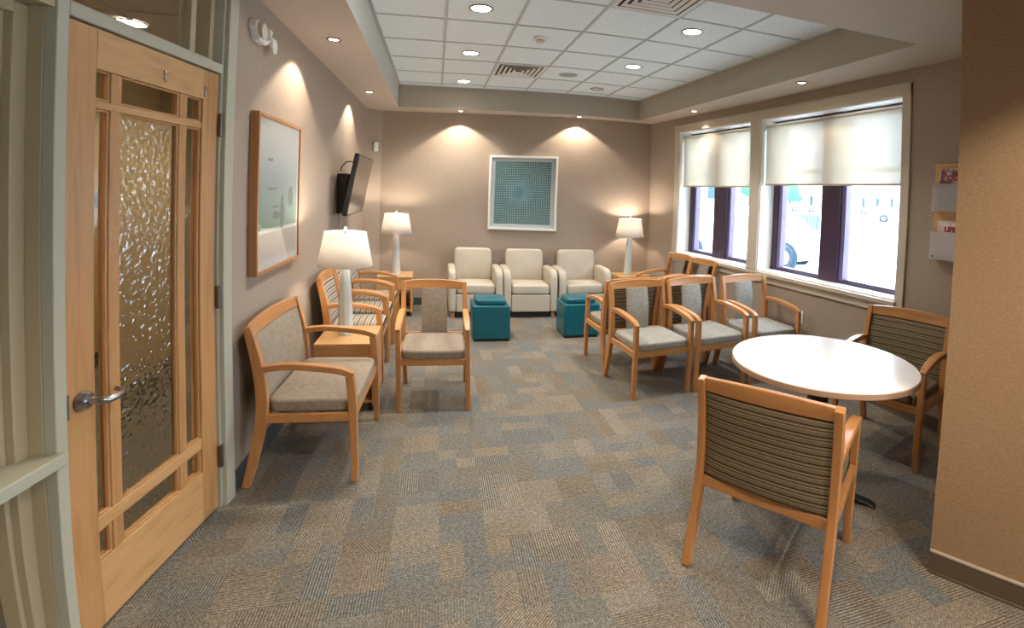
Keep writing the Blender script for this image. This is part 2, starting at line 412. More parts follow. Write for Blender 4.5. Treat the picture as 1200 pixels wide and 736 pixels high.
# left wall
def wall_poly(name, a, b, th, z1=ZC + .05, mat='wall', z0=0):
    # wall from a to b (plan), thickness th to the left of a->b
    d = Vector((b[0] - a[0], b[1] - a[1], 0)).normalized(); n = Vector((-d.y, d.x, 0)) * th
    return structure(MB().prism([a, b, (b[0] + n.x, b[1] + n.y), (a[0] + n.x, a[1] + n.y)], 'z', z0, z1).build(name, mat))
CL = (xl(6.79), 6.79); CB = (-.775, yb(-.775))
wall_poly('wall_left', (xl(2.61), 2.61), CL, T)
wall_poly('wall_left_corner', CL, CB, T)
wall_poly('wall_back', CB, (3.45, yb(3.45)), T)
wall_poly('wall_front', (3.72, -1.8), (-4.1, -1.8), T, mat='wall_tan')
wall_poly('wall_hall', (-2.86, -1.8), (-2.86, 7.2), T, z1=ZS, mat='hallwall')
wall_poly('wall_hall_end', (-2.9, 5.6), (xl(5.6) - T, 5.6), T, z1=ZS, mat='hallwall')
# angled wall on the right, its corner towards the room
cA = Vector((2.052, 1.411)); cd = Vector((.568, -.823)); cBp = cA + cd * 2.2
structure(MB().prism([tuple(cA), tuple(cBp), (3.72, cBp.y), (3.72, 1.25), (2.34, 1.411)], 'z', 0, ZC + .05).build('wall_right_corner', 'wall_tan'), 'tan textured wall corner at the right edge')
# ceiling: tiles in a grid, at the top of a stepped recess
g0, r0, tx, ty = -.0068, 3.853, .5476, .6288
m = MB()
m.mat(0).box(TL - .02, TR1 + .05, TF - .03, TB + .02, ZC, ZC + .05)
m.mat(1)
def trx(y): return TR0 + (TR1 - TR0) * (TB - y) / (TB - TF)
for i in range(0, 7):
    x = g0 + i * tx
    if x < TR0: m.box(x - .011, x + .011, TF, TB, ZC - .006, ZC + .001)
for j in range(-3, 6):
    y = r0 + j * ty
    if TF < y < TB: m.box(TL, trx(y), y - .011, y + .011, ZC - .005, ZC + .001)
m.box(TL, TL + .022, TF, TB, ZC - .007, ZC + .001); m.box(TL, TR0, TB - .02, TB, ZC - .007, ZC + .001)
m.prism([(TR0 - .02, TB), (TR0, TB), (TR1, TF), (TR1 - .02, TF)], 'z', ZC - .007, ZC + .001)
structure(m.build('ceiling', ['tile', 'tbar']), 'white acoustic tile ceiling in a metal grid')
# soffit around the recess
m = MB()
def sof(poly): m.mat(0).prism(poly, 'z', ZS, ZC + .04)
th_ = .0
m.cur = 0
sof([(-1.125, -1.9), (TL, -1.9), (TL, TB), (-1.125, TB)])
sof([(-1.125, TB), (TL, TB), (TL, 7.2), (-1.125, 7.2)])
sof([(TL, TB), (TR0, TB), (TR0, 7.3), (TL, 7.3)])
sof([(TR0, TB), (TR1, TF), (TR1 + .9, TF), (TR0 + .9, 7.3), (TR0, 7.3)])
sof([(TL, -1.9), (3.8, -1.9), (3.8, TF), (TL, TF)])
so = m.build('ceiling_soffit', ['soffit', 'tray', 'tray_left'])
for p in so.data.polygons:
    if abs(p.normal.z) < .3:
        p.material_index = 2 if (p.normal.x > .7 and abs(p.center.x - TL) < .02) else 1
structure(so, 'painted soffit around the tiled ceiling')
structure(MB().box(-2.9, -1.12, -1.9, 5.7, ZS + .001, ZS + .04).build('ceiling_hall', 'hallceil'))
# hall ceiling grid lines belong to that ceiling
m = MB()
for i in range(3): m.box(-2.6 + i * .61 - .01, -2.6 + i * .61 + .01, -1.8, 5.6, ZS - .004, ZS + .002)
for j in range(12): m.box(-2.9, -1.15, -1.5 + j * .61 - .01, -1.5 + j * .61 + .01, ZS - .003, ZS + .002)
structure(m.build('trim_4', 'hallceil'), 'metal grid of the hall ceiling')

# baseboards
def base_run(name, a, b, mat='base_dark', h=.105, th=.012, lip=None):
    d = Vector((b[0] - a[0], b[1] - a[1], 0)).normalized(); n = Vector((d.y, -d.x, 0))
    m = MB(); m.prism([a, b, (b[0] + n.x * th, b[1] + n.y * th), (a[0] + n.x * th, a[1] + n.y * th)], 'z', 0, h)
    n2 = n * (th + .004)
    m.prism([a, b, (b[0] + n2.x, b[1] + n2.y), (a[0] + n2.x, a[1] + n2.y)], 'z', 0, .012)
    mats = [mat]
    if lip:
        m.mat(1); n3 = n * (th + .003); m.prism([a, b, (b[0] + n3.x, b[1] + n3.y), (a[0] + n3.x, a[1] + n3.y)], 'z', h - .006, h + .003); mats.append(lip)
    return structure(m.build(name, mats, bevel=.002))
base_run('baseboard_left', (xl(2.64), 2.64), CL)
base_run('baseboard_left_corner', CL, CB)
base_run('baseboard_back', CB, (3.03, yb(3.03)))
base_run('baseboard_right', (xr(6.78), 6.78), (xr(1.6), 1.6), 'base_brown')
base_run('baseboard_right_corner', (cA.x - .000, cA.y), tuple(cBp), 'base_brown', h=.10, th=.014, lip='base_lip')
base_run('baseboard_hall', (-2.86, -1.8), (-2.86, 5.6), 'base_dark', h=.12)

# window wall with two openings
W1 = (4.50, 5.985); W2 = (2.710, 4.345); WZ0, WZ1 = .855, 2.42; DEP = .17
def rw(y, z, d=0.): return (xr(y) + d, y, z)
m = MB()
def wseg(y0, y1, z0, z1):
    m.prism([(xr(y0), y0), (xr(y1), y1), (xr(y1) + .30, y1), (xr(y0) + .30, y0)], 'z', z0, z1)
wseg(1.2, W2[0], 0, ZC); wseg(W2[1], W1[0], 0, ZC); wseg(W1[1], 7.2, 0, ZC)
for w in (W1, W2): wseg(w[0], w[1], 0, WZ0); wseg(w[0], w[1], WZ1, ZC)
structure(m.build('wall_right', 'wall'), 'taupe textured window wall')
def rbox(mb, y0, y1, z0, z1, d0, d1):
    mb.prism([(xr(y0) + d0, y0), (xr(y1) + d0, y1), (xr(y1) + d1, y1), (xr(y0) + d1, y0)], 'z', z0, z1)
# shared casing, sill and apron
m = MB()
rbox(m, 2.640, W2[0], .82, 2.50, -.018, .004); rbox(m, W1[1], 6.085, .82, 2.50, -.018, .004)
rbox(m, W2[1], W1[0], .86, WZ1, -.018, .004); rbox(m, 2.640, 6.085, WZ1, 2.50, -.018, .004)
rbox(m, 2.630, 6.095, 2.50, 2.512, -.026, .004)
structure(m.build('trim_1', 'casing', bevel=.003), 'painted casing around both windows')
m = MB(); rbox(m, 2.69, 6.10, WZ0 - .035, WZ0, -.045, .0); rbox(m, 2.69, 6.10, WZ0 - .105, WZ0 - .035, -.016, .0)
rbox(m, 2.69, 6.10, WZ0 - .05, WZ0 - .035, -.03, .0)
structure(m.build('trim_2', 'casing', bevel=.004), 'window stool and apron')
for k, (w, mull) in enumerate(((W2, (3.365, 3.65)), (W1, (5.07, 5.40)))):
    root = empty('window_%d' % (k + 1), rw((w[0] + w[1]) / 2, WZ0, .1)); structure(root, 'wide window behind a pale roller shade, ' + ('nearer' if k == 0 else 'farther') + ' of the two')
    off = Vector(root.location)
    def fin(mb, name, mat, bevel=0):
        o = mb.build(name, mat, bevel=bevel); o.parent = root; o.matrix_parent_inverse = Matrix.Translation(-off); return o
    m = MB()
    rbox(m, w[0] - .0, w[0] + .012, WZ0, WZ1, .0, .29); rbox(m, w[1] - .012, w[1], WZ0, WZ1, .0, .29)
    rbox(m, w[0], w[1], WZ0 - .0, WZ0 + .012, .0, .29); rbox(m, w[0], w[1], WZ1 - .012, WZ1, .0, .29)
    fin(m, 'reveal', 'reveal')
    lo, hi = w[0] + .012, w[1] - .012
    m = MB(); d0, d1 = DEP, DEP + .09
    rbox(m, lo, lo + .075, WZ0 + .012, WZ1 - .012, d0, d1); rbox(m, hi - .075, hi, WZ0 + .012, WZ1 - .012, d0, d1)
    rbox(m, lo, hi, WZ0 + .012, WZ0 + .035, d0, d1); rbox(m, lo, hi, WZ1 - .08, WZ1 - .012, d0, d1)
    rbox(m, mull[0] + .07, mull[1], WZ0 + .012, WZ1 - .012, d0 - .015, d1)
    rbox(m, lo, hi, 1.86, 1.90, d0 + .01, d1)
    fin(m, 'frame', 'wframe', .003)
    m = MB()
    for a, b in ((lo + .075, mull[0] + .07), (mull[1], hi - .075)):
        rbox(m, a, a + .022, WZ0 + .035, WZ1 - .08, d0 + .02, d1 - .005); rbox(m, b - .045, b, WZ0 + .035, WZ1 - .08, d0 + .012, d1 - .005)
        rbox(m, a, b, WZ0 + .035, WZ0 + .05, d0 + .02, d1 - .005)
    fin(m, 'sash', 'wsash_lit', .003)
    for a, b in ((lo + .097, mull[0] + .025), (mull[1] + .022, hi - .12)):
        m = MB(); rbox(m, a, b, WZ0 + .05, WZ1 - .08, d0 + .045, d0 + .051); fin(m, 'pane', 'clear')
    # roller shade
    sh = empty('roller_shade', rw((w[0] + w[1]) / 2, 2.35, .05))
    tag(sh, 'cream roller shade half lowered in the ' + ('near window beside the magazine rack' if k == 0 else 'far window by the back corner'), 'window shade', 'roller shades on the windows')
    off2 = Vector(sh.location)
    def fin2(mb, name, mat, bevel=0, smooth=False):
        o = mb.build(name, mat, bevel=bevel, smooth=smooth); o.parent = sh; o.matrix_parent_inverse = Matrix.Translation(-off2); return o
    zb = 1.752 if k == 0 else 1.728
    m = MB(); rbox(m, w[0] + .03, w[1] - .03, zb, 2.345, .045, .0462); fin2(m, 'shade_fabric', 'rollershade')
    m = MB(); m.tube([rw(w[0] + .022, 2.345, .065), rw(w[1] - .022, 2.345, .065)], .022, 16); fin2(m, 'roller_tube', 'rollershade', smooth=True)
    m = MB(); rbox(m, w[0] + .03, w[1] - .03, zb - .016, zb, .041, .051); fin2(m, 'hem_bar', 'trimcream_halllit', .002)
    for a_ in (w[0] + .013, w[1] - .024): m = MB(); rbox(m, a_, a_ + .011, 2.30, 2.39, .03, .10); fin2(m, 'bracket', 'white')

# ------------------------------------------------------------------ glazed door partition
def dw(y, z, n=0.): return (xd(y) + n, y, z)
def dbox(mb, y0, y1, z0, z1, n0, n1):
    mb.prism([(xd(y0) + n0, y0), (xd(y1) + n0, y1), (xd(y1) + n1, y1), (xd(y0) + n1, y0)], 'z', z0, z1)
ZD = 2.103
m = MB()
dbox(m, 1.742, 1.782, 0, ZS, -.022, .012); dbox(m, 1.770, 1.782, 0, ZS, -.14, -.02)                 # post between side light and door
dbox(m, 2.562, 2.632, 0, ZS, -.14, .030)                 # hinge side casing
dbox(m, 2.550, 2.566, 0, ZS, -.14, .010)
dbox(m, 1.782, 2.556, ZD + .002, ZD + .046, -.14, .014)     # head
dbox(m, 1.782, 2.556, ZS - .03, ZS, -.14, .010)
structure(m.build('trim_3', 'trimgreen', bevel=.003), 'pale green painted door frame')
m = MB()
dbox(m, 2.518, 2.550, ZD + .046, ZS - .03, -.10, -.03); dbox(m, 1.782, 1.80, ZD + .046, ZS - .03, -.10, -.03)
dbox(m, 2.42, 2.455, ZD + .046, ZS - .03, -.10, -.05)
dbox(m, 1.782, 2.518, ZD + .046, ZD + .066, -.10, -.03)
root = empty('window_4', dw(2.15, ZD + .05)); structure(root, 'transom glass above the wooden door')
def pfix(o, r):
    o.parent = r; bpy.context.view_layer.update(); o.matrix_parent_inverse = Matrix.Translation(-Vector(r.location)); return o
pfix(m.build('frame', 'trimcream_halllit', bevel=.002), root)
m = MB(); dbox(m, 1.80, 2.518, ZD + .066, ZS - .03, -.075, -.069); pfix(m.build('pane', 'clear'), root)
# side light (left of post)
root = empty('window_3', dw(1.0, 0)); structure(root, 'glazed side light left of the wooden door')
m = MB()
dbox(m, 1.742, 1.770, .02, ZS, -.14, -.022); dbox(m, 1.698, 1.742, .02, 2.11, -.14, -.062)  # hall side of the post split off, coloured for the hall light on it
dbox(m, 1.680, 1.698, .10, 2.08, -.14, -.085)
dbox(m, .2, 1.742, 2.112, ZS, -.14, .006)
dbox(m, .2, 1.698, 2.075, 2.112, -.14, -.062)
dbox(m, .2, 1.680, 2.050, 2.075, -.14, -.085)
dbox(m, .2, 1.698, .0, .10, -.14, -.062); dbox(m, .2, 1.680, .10, .125, -.14, -.085)
dbox(m, .2, 1.698, .640, .69, -.14, -.062); dbox(m, .2, 1.680, .735, .765, -.14, -.085)
dbox(m, .2, .24, 0, 2.1, -.14, .0)
pfix(m.build('frame', 'trimcream_halllit', bevel=.003), root)
m = MB(); dbox(m, .2, 1.756, .688, .730, -.14, .030); pfix(m.build('sill', 'trimgreen', bevel=.004), root)
for z0, z1 in ((.125, .640), (.765, 2.050)):
    m = MB(); dbox(m, .24, 1.680, z0, z1, -.115, -.109); pfix(m.build('pane', 'clear'), root)
# wall at the far left end, behind the camera
wall_poly('wall_left_front', (xd(.2), -1.8), (xd(.2), .2), T, z1=ZS)

# the door
root = empty('door_1', dw(2.548, 0)); structure(root, 'maple door with nine panes and a hammered glass centre')
HN0, HN1 = -.045, 0.0
y0, y1 = 1.786, 2.546
m = MB(); dbox(m, y0, 1.897, .012, ZD - .003, HN0, HN1); dbox(m, 2.440, y1, .012, ZD - .003, HN0, HN1); leaf = pfix(m.build('stiles', 'door_z', bevel=.002), root)
m = MB(); dbox(m, 1.897, 2.440, 1.965, ZD - .003, HN0, HN1); dbox(m, 1.897, 2.440, .012, .250, HN0, HN1); pfix(m.build('rails', 'door_y', bevel=.002), root)
V = ((1.960, 2.003), (2.300, 2.343)); H = ((1.832, 1.860), (.362, .412))
m = MB()
for a, b in V: dbox(m, a, b, .250, 1.965, HN0 + .006, HN1 - .004)
pfix(m.build('muntin', 'door_z', bevel=.003, seg=2), root)
m = MB()
for a, b in H: dbox(m, 1.897, 2.440, a, b, HN0 + .004, HN1 - .002)
pfix(m.build('muntin', 'door_y', bevel=.003, seg=2), root)
ys = [1.897, V[0][0], V[0][1], V[1][0], V[1][1], 2.440]; zs_ = [.250, H[1][0], H[1][1], H[0][0], H[0][1], 1.965]
for i in range(3):
    for j in range(3):
        m = MB(); a, b, c, d = ys[2 * i], ys[2 * i + 1], zs_[2 * j], zs_[2 * j + 1]
        center = (i == 1 and j == 1)
        dbox(m, a - .002, b + .002, c - .002, d + .002, -.028, -.022)
        o = pfix(m.build('pane', 'obscure' if center else 'clear'), root)
        if center: o['label'] = 'hammered privacy glass centre pane'
# glazing stops
m = MB()
for i in range(3):
    for j in range(3):
        a, b, c, d = ys[2 * i], ys[2 * i + 1], zs_[2 * j], zs_[2 * j + 1]; s_ = .009
        dbox(m, a, a + s_, c, d, -.022, -.008); dbox(m, b - s_, b, c, d, -.022, -.008); dbox(m, a, b, c, c + s_, -.022, -.008); dbox(m, a, b, d - s_, d, -.022, -.008)
pfix(m.build('glazing_stops', 'door_z', bevel=.003), root)
# lever handle
hy, hz = 1.846, .856
m = MB(); X0 = xd(hy)
m.lathe([(0, .0), (.034, .0), (.034, .006), (.026, .022), (.014, .024), (0, .024)], 28, fn=lambda x, y, z: (X0 + z, hy + x, hz + y))
m.tube([(X0 + .02, hy, hz), (X0 + .058, hy, hz - .002), (X0 + .070, hy + .008, hz - .004), (X0 + .076, hy + .045, hz - .007), (X0 + .074, hy + .078, hz - .006), (X0 + .060, hy + .094, hz - .002), (X0 + .042, hy + .096, hz + .002)],
       [.012, .0125, .0125, .011, .010, .0095, .008], 14)
pfix(m.build('door_handle', 'steel', smooth=True), root)
for zz in (1.862, 1.048, .262):
    m = MB(); yh = 2.553
    m.tube([(xd(yh) + .012, yh, zz - .055), (xd(yh) + .012, yh, zz + .055)], .0085, 12); dbox(m, 2.546, 2.566, zz - .052, zz + .052, .0, .013)
    pfix(m.build('hinge', 'bronze', smooth=True), root)
for yy, zz in ((2.205, 2.015), (2.452, 2.003)):
    m = MB(); X1 = xd(yy)
    for dz in (-.014, .014): m.lathe([(0, -.002), (.0095, -.002), (.0095, .005), (.005, .007), (0, .007)], 16, fn=lambda x, y, z, dz=dz: (X1 + z, yy + x, zz + dz + y))
    pfix(m.build('hook_plate', 'steel', smooth=True), root)
m = MB(); dbox(m, 1.782, 1.7865, .82, .90, -.03, .0135); pfix(m.build('strike_plate', 'steel'), root)
# hall furnishings seen through the glass
sw = MB(); sw.box(-2.858, -2.850, 4.66, 4.74, 1.35, 1.47); sw.box(-2.852, -2.846, 4.685, 4.715, 1.39, 1.43)
tag(sw.build('light_switch', 'steel', bevel=.002), 'metal switch plate on the hall wall behind the door glass', 'light switch')

# ------------------------------------------------------------------ guest chairs
def arc(pts, n=5):
    # Catmull-Rom through pts
    out = []
    P = [pts[0]] + list(pts) + [pts[-1]]
    for i in range(1, len(P) - 2):
        for k in range(n):
            t = k / n
            out.append(tuple(.5 * ((2 * P[i][j]) + (-P[i - 1][j] + P[i + 1][j]) * t + (2 * P[i - 1][j] - 5 * P[i][j] + 4 * P[i + 1][j] - P[i + 2][j]) * t * t +
                                   (-P[i - 1][j] + 3 * P[i][j] - 3 * P[i + 1][j] + P[i + 2][j]) * t ** 3) for j in range(len(pts[0]))))
    out.append(tuple(pts[-1])); return out
def make_chair(W, D, kind, fab, fabback=None, bow=.022, Hc=.868):
    # faces -Y, origin on the floor under its middle. kind: 'pad' open back with centre pad, 'full' upholstered back
    r = empty('guest_chair')
    lw = .034; hx = W / 2 - lw / 2; yB = D / 2 - .018; yF = -D / 2 + .02
    post = arc([(yB, 0), (yB - .045, .17), (yB - .082, .36), (yB - .088, .50), (yB - .065, .68), (yB - .022, Hc - .012)], 4)
    pt = [.040 + .018 * math.sin(math.pi * min(1, max(0, (z) / Hc))) for _, z in post]
    def post_y(z):
        for a, b in zip(post, post[1:]):
            if a[1] <= z <= b[1]: return a[0] + (b[0] - a[0]) * (z - a[1]) / (b[1] - a[1])
        return post[-1][0]
    for s in (-1, 1): MB().sweep(post, lw, pt, s * hx).build('leg', 'maple_z', r, bevel=.004)
    fl = arc([(yF, 0), (yF - .002, .25), (yF + .003, .45), (yF + .012, .590)], 3)
    for s in (-1, 1): MB().sweep(fl, lw, [.034 + .012 * (z / .59) for _, z in fl], s * hx).build('leg', 'maple_z', r, bevel=.004)
    ya = post_y(.635)
    ar = arc([(ya - .005, .632), (ya - .12, .648), (ya - .26, .643), (yF + .06, .622), (yF - .006, .592)], 4)
    for s in (-1, 1):
        MB().sweep(ar, [lw + .014 * math.sin(math.pi * i / (len(ar) - 1)) for i in range(len(ar))], [.034] * (len(ar) - 2) + [.036, .038], s * hx).build('armrest', 'maple_y', r, bevel=.005)
    ys_ = post_y(.39)
    m = MB()
    for s in (-1, 1): m.box(s * hx - .012, s * hx + .012, yF + .01, ys_, .345, .392)
    m.box(-hx, hx, yF - .010, yF + .014, .345, .392); m.box(-hx, hx, ys_ - .012, ys_ + .014, .345, .395)
    m.build('seat_frame', 'maple_x', r, bevel=.003)
    # crest rail, bowed and gently arched
    zc_ = Hc - .038
    def crest_mid(u, v):
        x = (u * 2 - 1) * (hx - .012); e = 1 - (2 * u - 1) ** 2; z = zc_ - .030 + v * (.060 + .012 * e); return (x, post_y(min(z, Hc - .02)) + bow * e, z)
    MB().slab(14, 3, crest_mid, lambda u, v: .0125, (0, 1, 0)).build('crest_rail', 'maple_x', r, bevel=.004)
    top = zc_ - .030
    if kind == 'pad':
        pw = .105 * W / .54
        MB().slab(8, 10, lambda u, v: ((u * 2 - 1) * pw, post_y(.40 + v * (top - .40)) + bow * .9 - .012 * math.sin(math.pi * v), .395 + v * (top - .392)),
                  lambda u, v: .010 + .013 * (1 - abs(2 * u - 1) ** 4), (0, 1, 0)).build('back_pad', fabback or fab, r, bevel=.004)
        MB().slab(8, 1, lambda u, v: ((u * 2 - 1) * (hx - .01), post_y(.44) + bow * (1 - (2 * u - 1) ** 2) + .004, .425 + v * .03), lambda u, v: .008, (0, 1, 0)).build('back_rail', 'maple_x', r, bevel=.003)
    else:
        MB().slab(14, 12, lambda u, v: ((u * 2 - 1) * (hx - .016), post_y(.40 + v * (top - .40)) + bow * (1 - (2 * u - 1) ** 2), .398 + v * (top - .400)),
                  lambda u, v: .008 + .014 * (1 - abs(2 * u - 1) ** 6) * (1 - abs(2 * v - 1) ** 6), (0, 1, 0)).build('backrest', fabback or fab, r, bevel=.004)
    MB().cushion(-hx + .014, hx - .014, yF - .012, ys_ - .008, .388, .458, .018, .014).build('seat', fab, r, smooth='all')
    return r
def put(o, x, y, deg, label, group=None, s=1.0, name=None):
    o.location = (x, y, 0); o.rotation_euler.z = R(deg); o.scale = (s, s, s); tag(o, label, 'chair', group)
    if name: o.name = name
    return o
# centre front row (facing the camera), open backs with a centre pad
A = make_chair(.527, .60, 'pad', 'fab_grey')
gA = 'maple chairs with open backs and grey pads'
put(A, 1.706, 3.771, 4, 'maple open-back chair with grey seat at the aisle end of the centre row', gA)
put(copy_tree(A), 2.252, 3.790, 5, 'maple open-back chair with grey seat, middle one of three in the centre row', gA)
put(copy_tree(A), 2.826, 3.795, 3, 'maple open-back chair with grey seat against the wall under the window', gA)
Dd = make_chair(.524, .60, 'pad', 'fab_taupe')
put(Dd, -.019, 3.802, -1.4, 'lone maple open-back chair with taupe seat facing out in front of the recliners')
B = make_chair(.527, .57, 'full', 'fab_taupe', 'str_z')
gB = 'striped back chairs standing back to back with the centre row'
put(B, 1.697, 4.382, 182, 'striped-back maple chair facing the teal ottoman, at the aisle end', gB)
put(copy_tree(B), 2.240, 4.400, 182, 'striped-back maple chair facing the back wall, behind the middle grey chair', gB)
C1 = make_chair(.485, .567, 'pad', 'fab_taupe', 'fab_back')
gC = 'open-back chairs under the far window'
put(C1, 2.742, 5.668, -81, 'maple open-back chair under the far window, beside the corner end table', gC)
put(copy_tree(C1), 2.800, 5.165, -81, 'maple open-back chair under the far window, farther from the corner lamp', gC)
S = make_chair(.528, .545, 'full', 'str_lit_y', 'str_lit_z')
gS = 'striped chairs in a row along the left wall'
put(S, -.705, 4.358, 90, 'striped maple chair next to the near table lamp, first of the wall row', gS)
put(copy_tree(S), -.700, 4.902, 90, 'striped maple chair, middle one of three under the television', gS)
put(copy_tree(S), -.690, 5.447, 90, 'striped maple chair next to the far left end table, last of the wall row', gS)
BN = make_chair(.765, .585, 'full', 'fab_taupe', bow=.024); BN.name = 'wide_guest_chair'
put(BN, -.703, 3.065, 87.5, 'extra wide maple chair with taupe upholstery between the door and end table')
NC = make_chair(.576, .634, 'full', 'str_y', 'str_z')
put(NC, 1.439, 1.698, 126.2, 'striped maple chair seen from behind, pulled up to the round white table')
EC = make_chair(.546, .544, 'full', 'str_y', 'str_z')
put(EC, 2.868, 2.332, -69.5, 'striped maple chair behind the round table, partly hidden by the tan wall corner')

# ------------------------------------------------------------------ round table
t = empty('round_table', (1.985, 2.065, 0)); tag(t, 'round white laminate table on a dark pedestal beside the striped chairs', 'table')
MB().lathe([(0, .742), (.478, .742), (.480, .738)], 72).lathe([(.480, .738), (.480, .710), (.474, .706), (0, .706)], 72).build('table_top', ['laminate'], t, smooth=True)
MB().lathe([(.4795, .7375), (.4822, .736), (.4822, .712), (.4795, .709)], 72).build('edge_band', 'ledge', t, smooth=True)
MB().lathe([(.056, .03), (.056, .69), (.16, .695), (.16, .706), (0, .706)], 32).build('pedestal', 'black', t, smooth=True)
m = MB()
for k in range(4):
    a = R(40 + 90 * k); c, s = math.cos(a), math.sin(a)
    m.prism([(0, .055), (.30, .018), (.33, .0), (.33, .0), (.29, .0), (0, .0)], 'y', -.028, .028, fn=lambda x, y, z, c=c, s=s: (x * c - y * s, x * s + y * c, z + .004))
m.build('foot', 'black', t, bevel=.006)

# ------------------------------------------------------------------ end tables
def end_table(x0, x1, y0, y1, label):
    cx, cy = (x0 + x1) / 2, (y0 + y1) / 2; t = empty('end_table', (cx, cy, 0)); tag(t, label, 'table', 'maple end tables'); hx, hy = (x1 - x0) / 2, (y1 - y0) / 2
    MB().box(-hx, hx, -hy, hy, .475, .500).build('table_top', 'etable', t, bevel=.004)
    for a_, b_ in ((-hx, -hx + .022), (hx - .022, hx)): MB().box(a_, b_, -hy, hy, .045, .475).build('side_panel', 'etable', t, bevel=.002)
    m = MB(); m.box(-hx + .022, hx - .022, -hy + .004, -hy + .024, .33, .475); m.box(-hx + .022, hx - .022, hy - .024, hy - .004, .045, .475)
    m.box(-hx + .022, hx - .022, -hy + .02, hy - .02, .30, .32); m.box(-hx + .022, hx - .022, -hy + .01, hy - .01, .06, .08)
    m.build('shelf_panel', 'etable', t, bevel=.002)
    for sx in (-1, 1):
        for sy in (-1, 1): MB().lathe([(.016, 0), (.020, .045)], 16, c=(sx * (hx - .035), sy * (hy - .035), 0)).build('foot', 'darkbase', t, smooth=True)
    return t
end_table(-.848, -.440, 3.555, 4.035, 'maple end table with lamp between the wide chair and the striped chairs')
end_table(-.735, -.300, 6.290, 6.720, 'maple end table with lamp in the back left corner')
end_table(2.400, 2.860, 6.330, 6.760, 'maple end table with lamp in the back right corner near the windows')

# ------------------------------------------------------------------ table lamps
def make_lamp():
    t = empty('table_lamp')
    m = MB(); seg = 8
    m.lathe([(.060, 0), (.058, .012), (.053, .10), (.050, .24), (.042, .38), (.036, .485), (.030, .50), (0, .50)], seg)
    m.build('lamp_base', 'lampbody', t, bevel=.004)
    MB().lathe([(.008, .50), (.008, .765), (.004, .77)], 12).build('stem', 'steel', t, smooth=True)
    MB().lathe([(0, .768), (.010, .770), (.014, .782), (.010, .795), (0, .798)], 14).build('finial', 'whitepaint', t, smooth=True)
    m = MB(); m.shell([(.200, .515), (.152, .758)], 48); o = m.build('lamp_shade', 'lampshade', t, smooth=True)
    sol = o.modifiers.new('thickness', 'SOLIDIFY'); sol.thickness = .003
    m = MB()
    for k in range(3):
        a = 2 * math.pi * k / 3; m.tube([(0, 0, .752), (.150 * math.cos(a), .150 * math.sin(a), .752)], .002, 6)
    m.build('shade_spider', 'steel', t)
    MB().lathe([(0, .575), (.014, .58), (.030, .62), (.031, .645), (.020, .672), (0, .680)], 16).build('bulb', emit('lamp_bulb', (1, .86, .70), 16), t, smooth=True)
    return t
LAMPS = [((-.672, 3.80, .501), 'white glass lamp with drum shade on the near end table, left wall'),
         ((-.510, 6.50, .501), 'white glass lamp with drum shade in the back left corner'),
         ((2.600, 6.58, .501), 'white glass lamp with drum shade in the back right corner')]
lp = make_lamp()
for i, (loc, lab) in enumerate(LAMPS):
    o = lp if i == 0 else copy_tree(lp); o.location = loc; tag(o, lab, 'lamp', 'white table lamps')
    l = bpy.data.lights.new('lamp_glow', 'POINT'); l.energy = 15; l.color = (1, .84, .68); l.shadow_soft_size = .03
    lo = bpy.data.objects.new('lamp_glow', l); COL.objects.link(lo); lo.location = (loc[0], loc[1], loc[2] + .705); lo.parent = None

# ------------------------------------------------------------------ recliners and ottomans
def make_recliner(W=.686, D=.56):
    t = empty('recliner'); hw = W / 2; aw = .095; yF = -D / 2; yBk = D / 2
    for s in (-1, 1):
        prof = [(yF, .075), (yF - .004, .30), (yF + .0, .50), (yF + .018, .57), (yF + .05, .605), (yF + .12, .622), (yBk - .10, .625), (yBk - .02, .60), (yBk, .54), (yBk, .075)]
        a, b = (hw - aw, hw) if s > 0 else (-hw, -hw + aw)
        MB().prism(prof, 'x', a, b).build('armrest', 'vinyl', t, bevel=.026, seg=4)
    MB().cushion(-hw + aw + .004, hw - aw - .004, yF - .008, yBk - .15, .305, .435, .032, .018).build('seat_cushion', 'vinyl', t, smooth='all')
    MB().box(-hw + aw + .003, hw - aw - .003, yF - .002, yF + .05, .080, .302).build('footrest_panel', 'vinyl', t, bevel=.012, seg=3)
    # back cushion leaning a little
    m = MB(); m.cushion(-hw + aw - .004, hw - aw + .004, -.23, .23, 0, .13, .035, .012)
    th = R(84)
    m.v = [(x, yBk - .155 - (z - .13) * math.sin(th) + y * math.cos(th) + .06, .600 + y * math.sin(th) + (z - .065) * math.cos(th)) for x, y, z in m.v]
    m.build('back_cushion', 'vinyl', t, smooth='all')
    MB().box(-hw + .03, hw - .03, yF + .05, yBk - .01, .05, .36).build('chassis', 'darkbase', t)
    MB().box(-hw + aw, hw - aw, yF + .03, yF + .05, .012, .085).build('recess_shade', 'darkbase', t)  # dark strip stands in for the shaded recess below the footrest
    for sx in (-1, 1):
        for sy in (-1, 1):
            MB().box(sx * (hw - .05) - .022, sx * (hw - .05) + .022, sy * (D / 2 - .055) - .022, sy * (D / 2 - .055) + .022, 0, .078).build('foot', 'maple_z', t, bevel=.004)
    return t
rc = make_recliner()
RX = [(.498, 6.488, 'cream recliner armchair by the back wall, nearest the left corner lamp'),
      (1.193, 6.490, 'cream recliner armchair directly under the teal artwork, between the other two'),
      (1.900, 6.490, 'cream recliner armchair by the back wall, nearest the right corner lamp')]
for i, (x, y, lab) in enumerate(RX):
    o = rc if i == 0 else copy_tree(rc); o.location = (x, y, 0); tag(o, lab, 'armchair', 'cream recliners along the back wall')
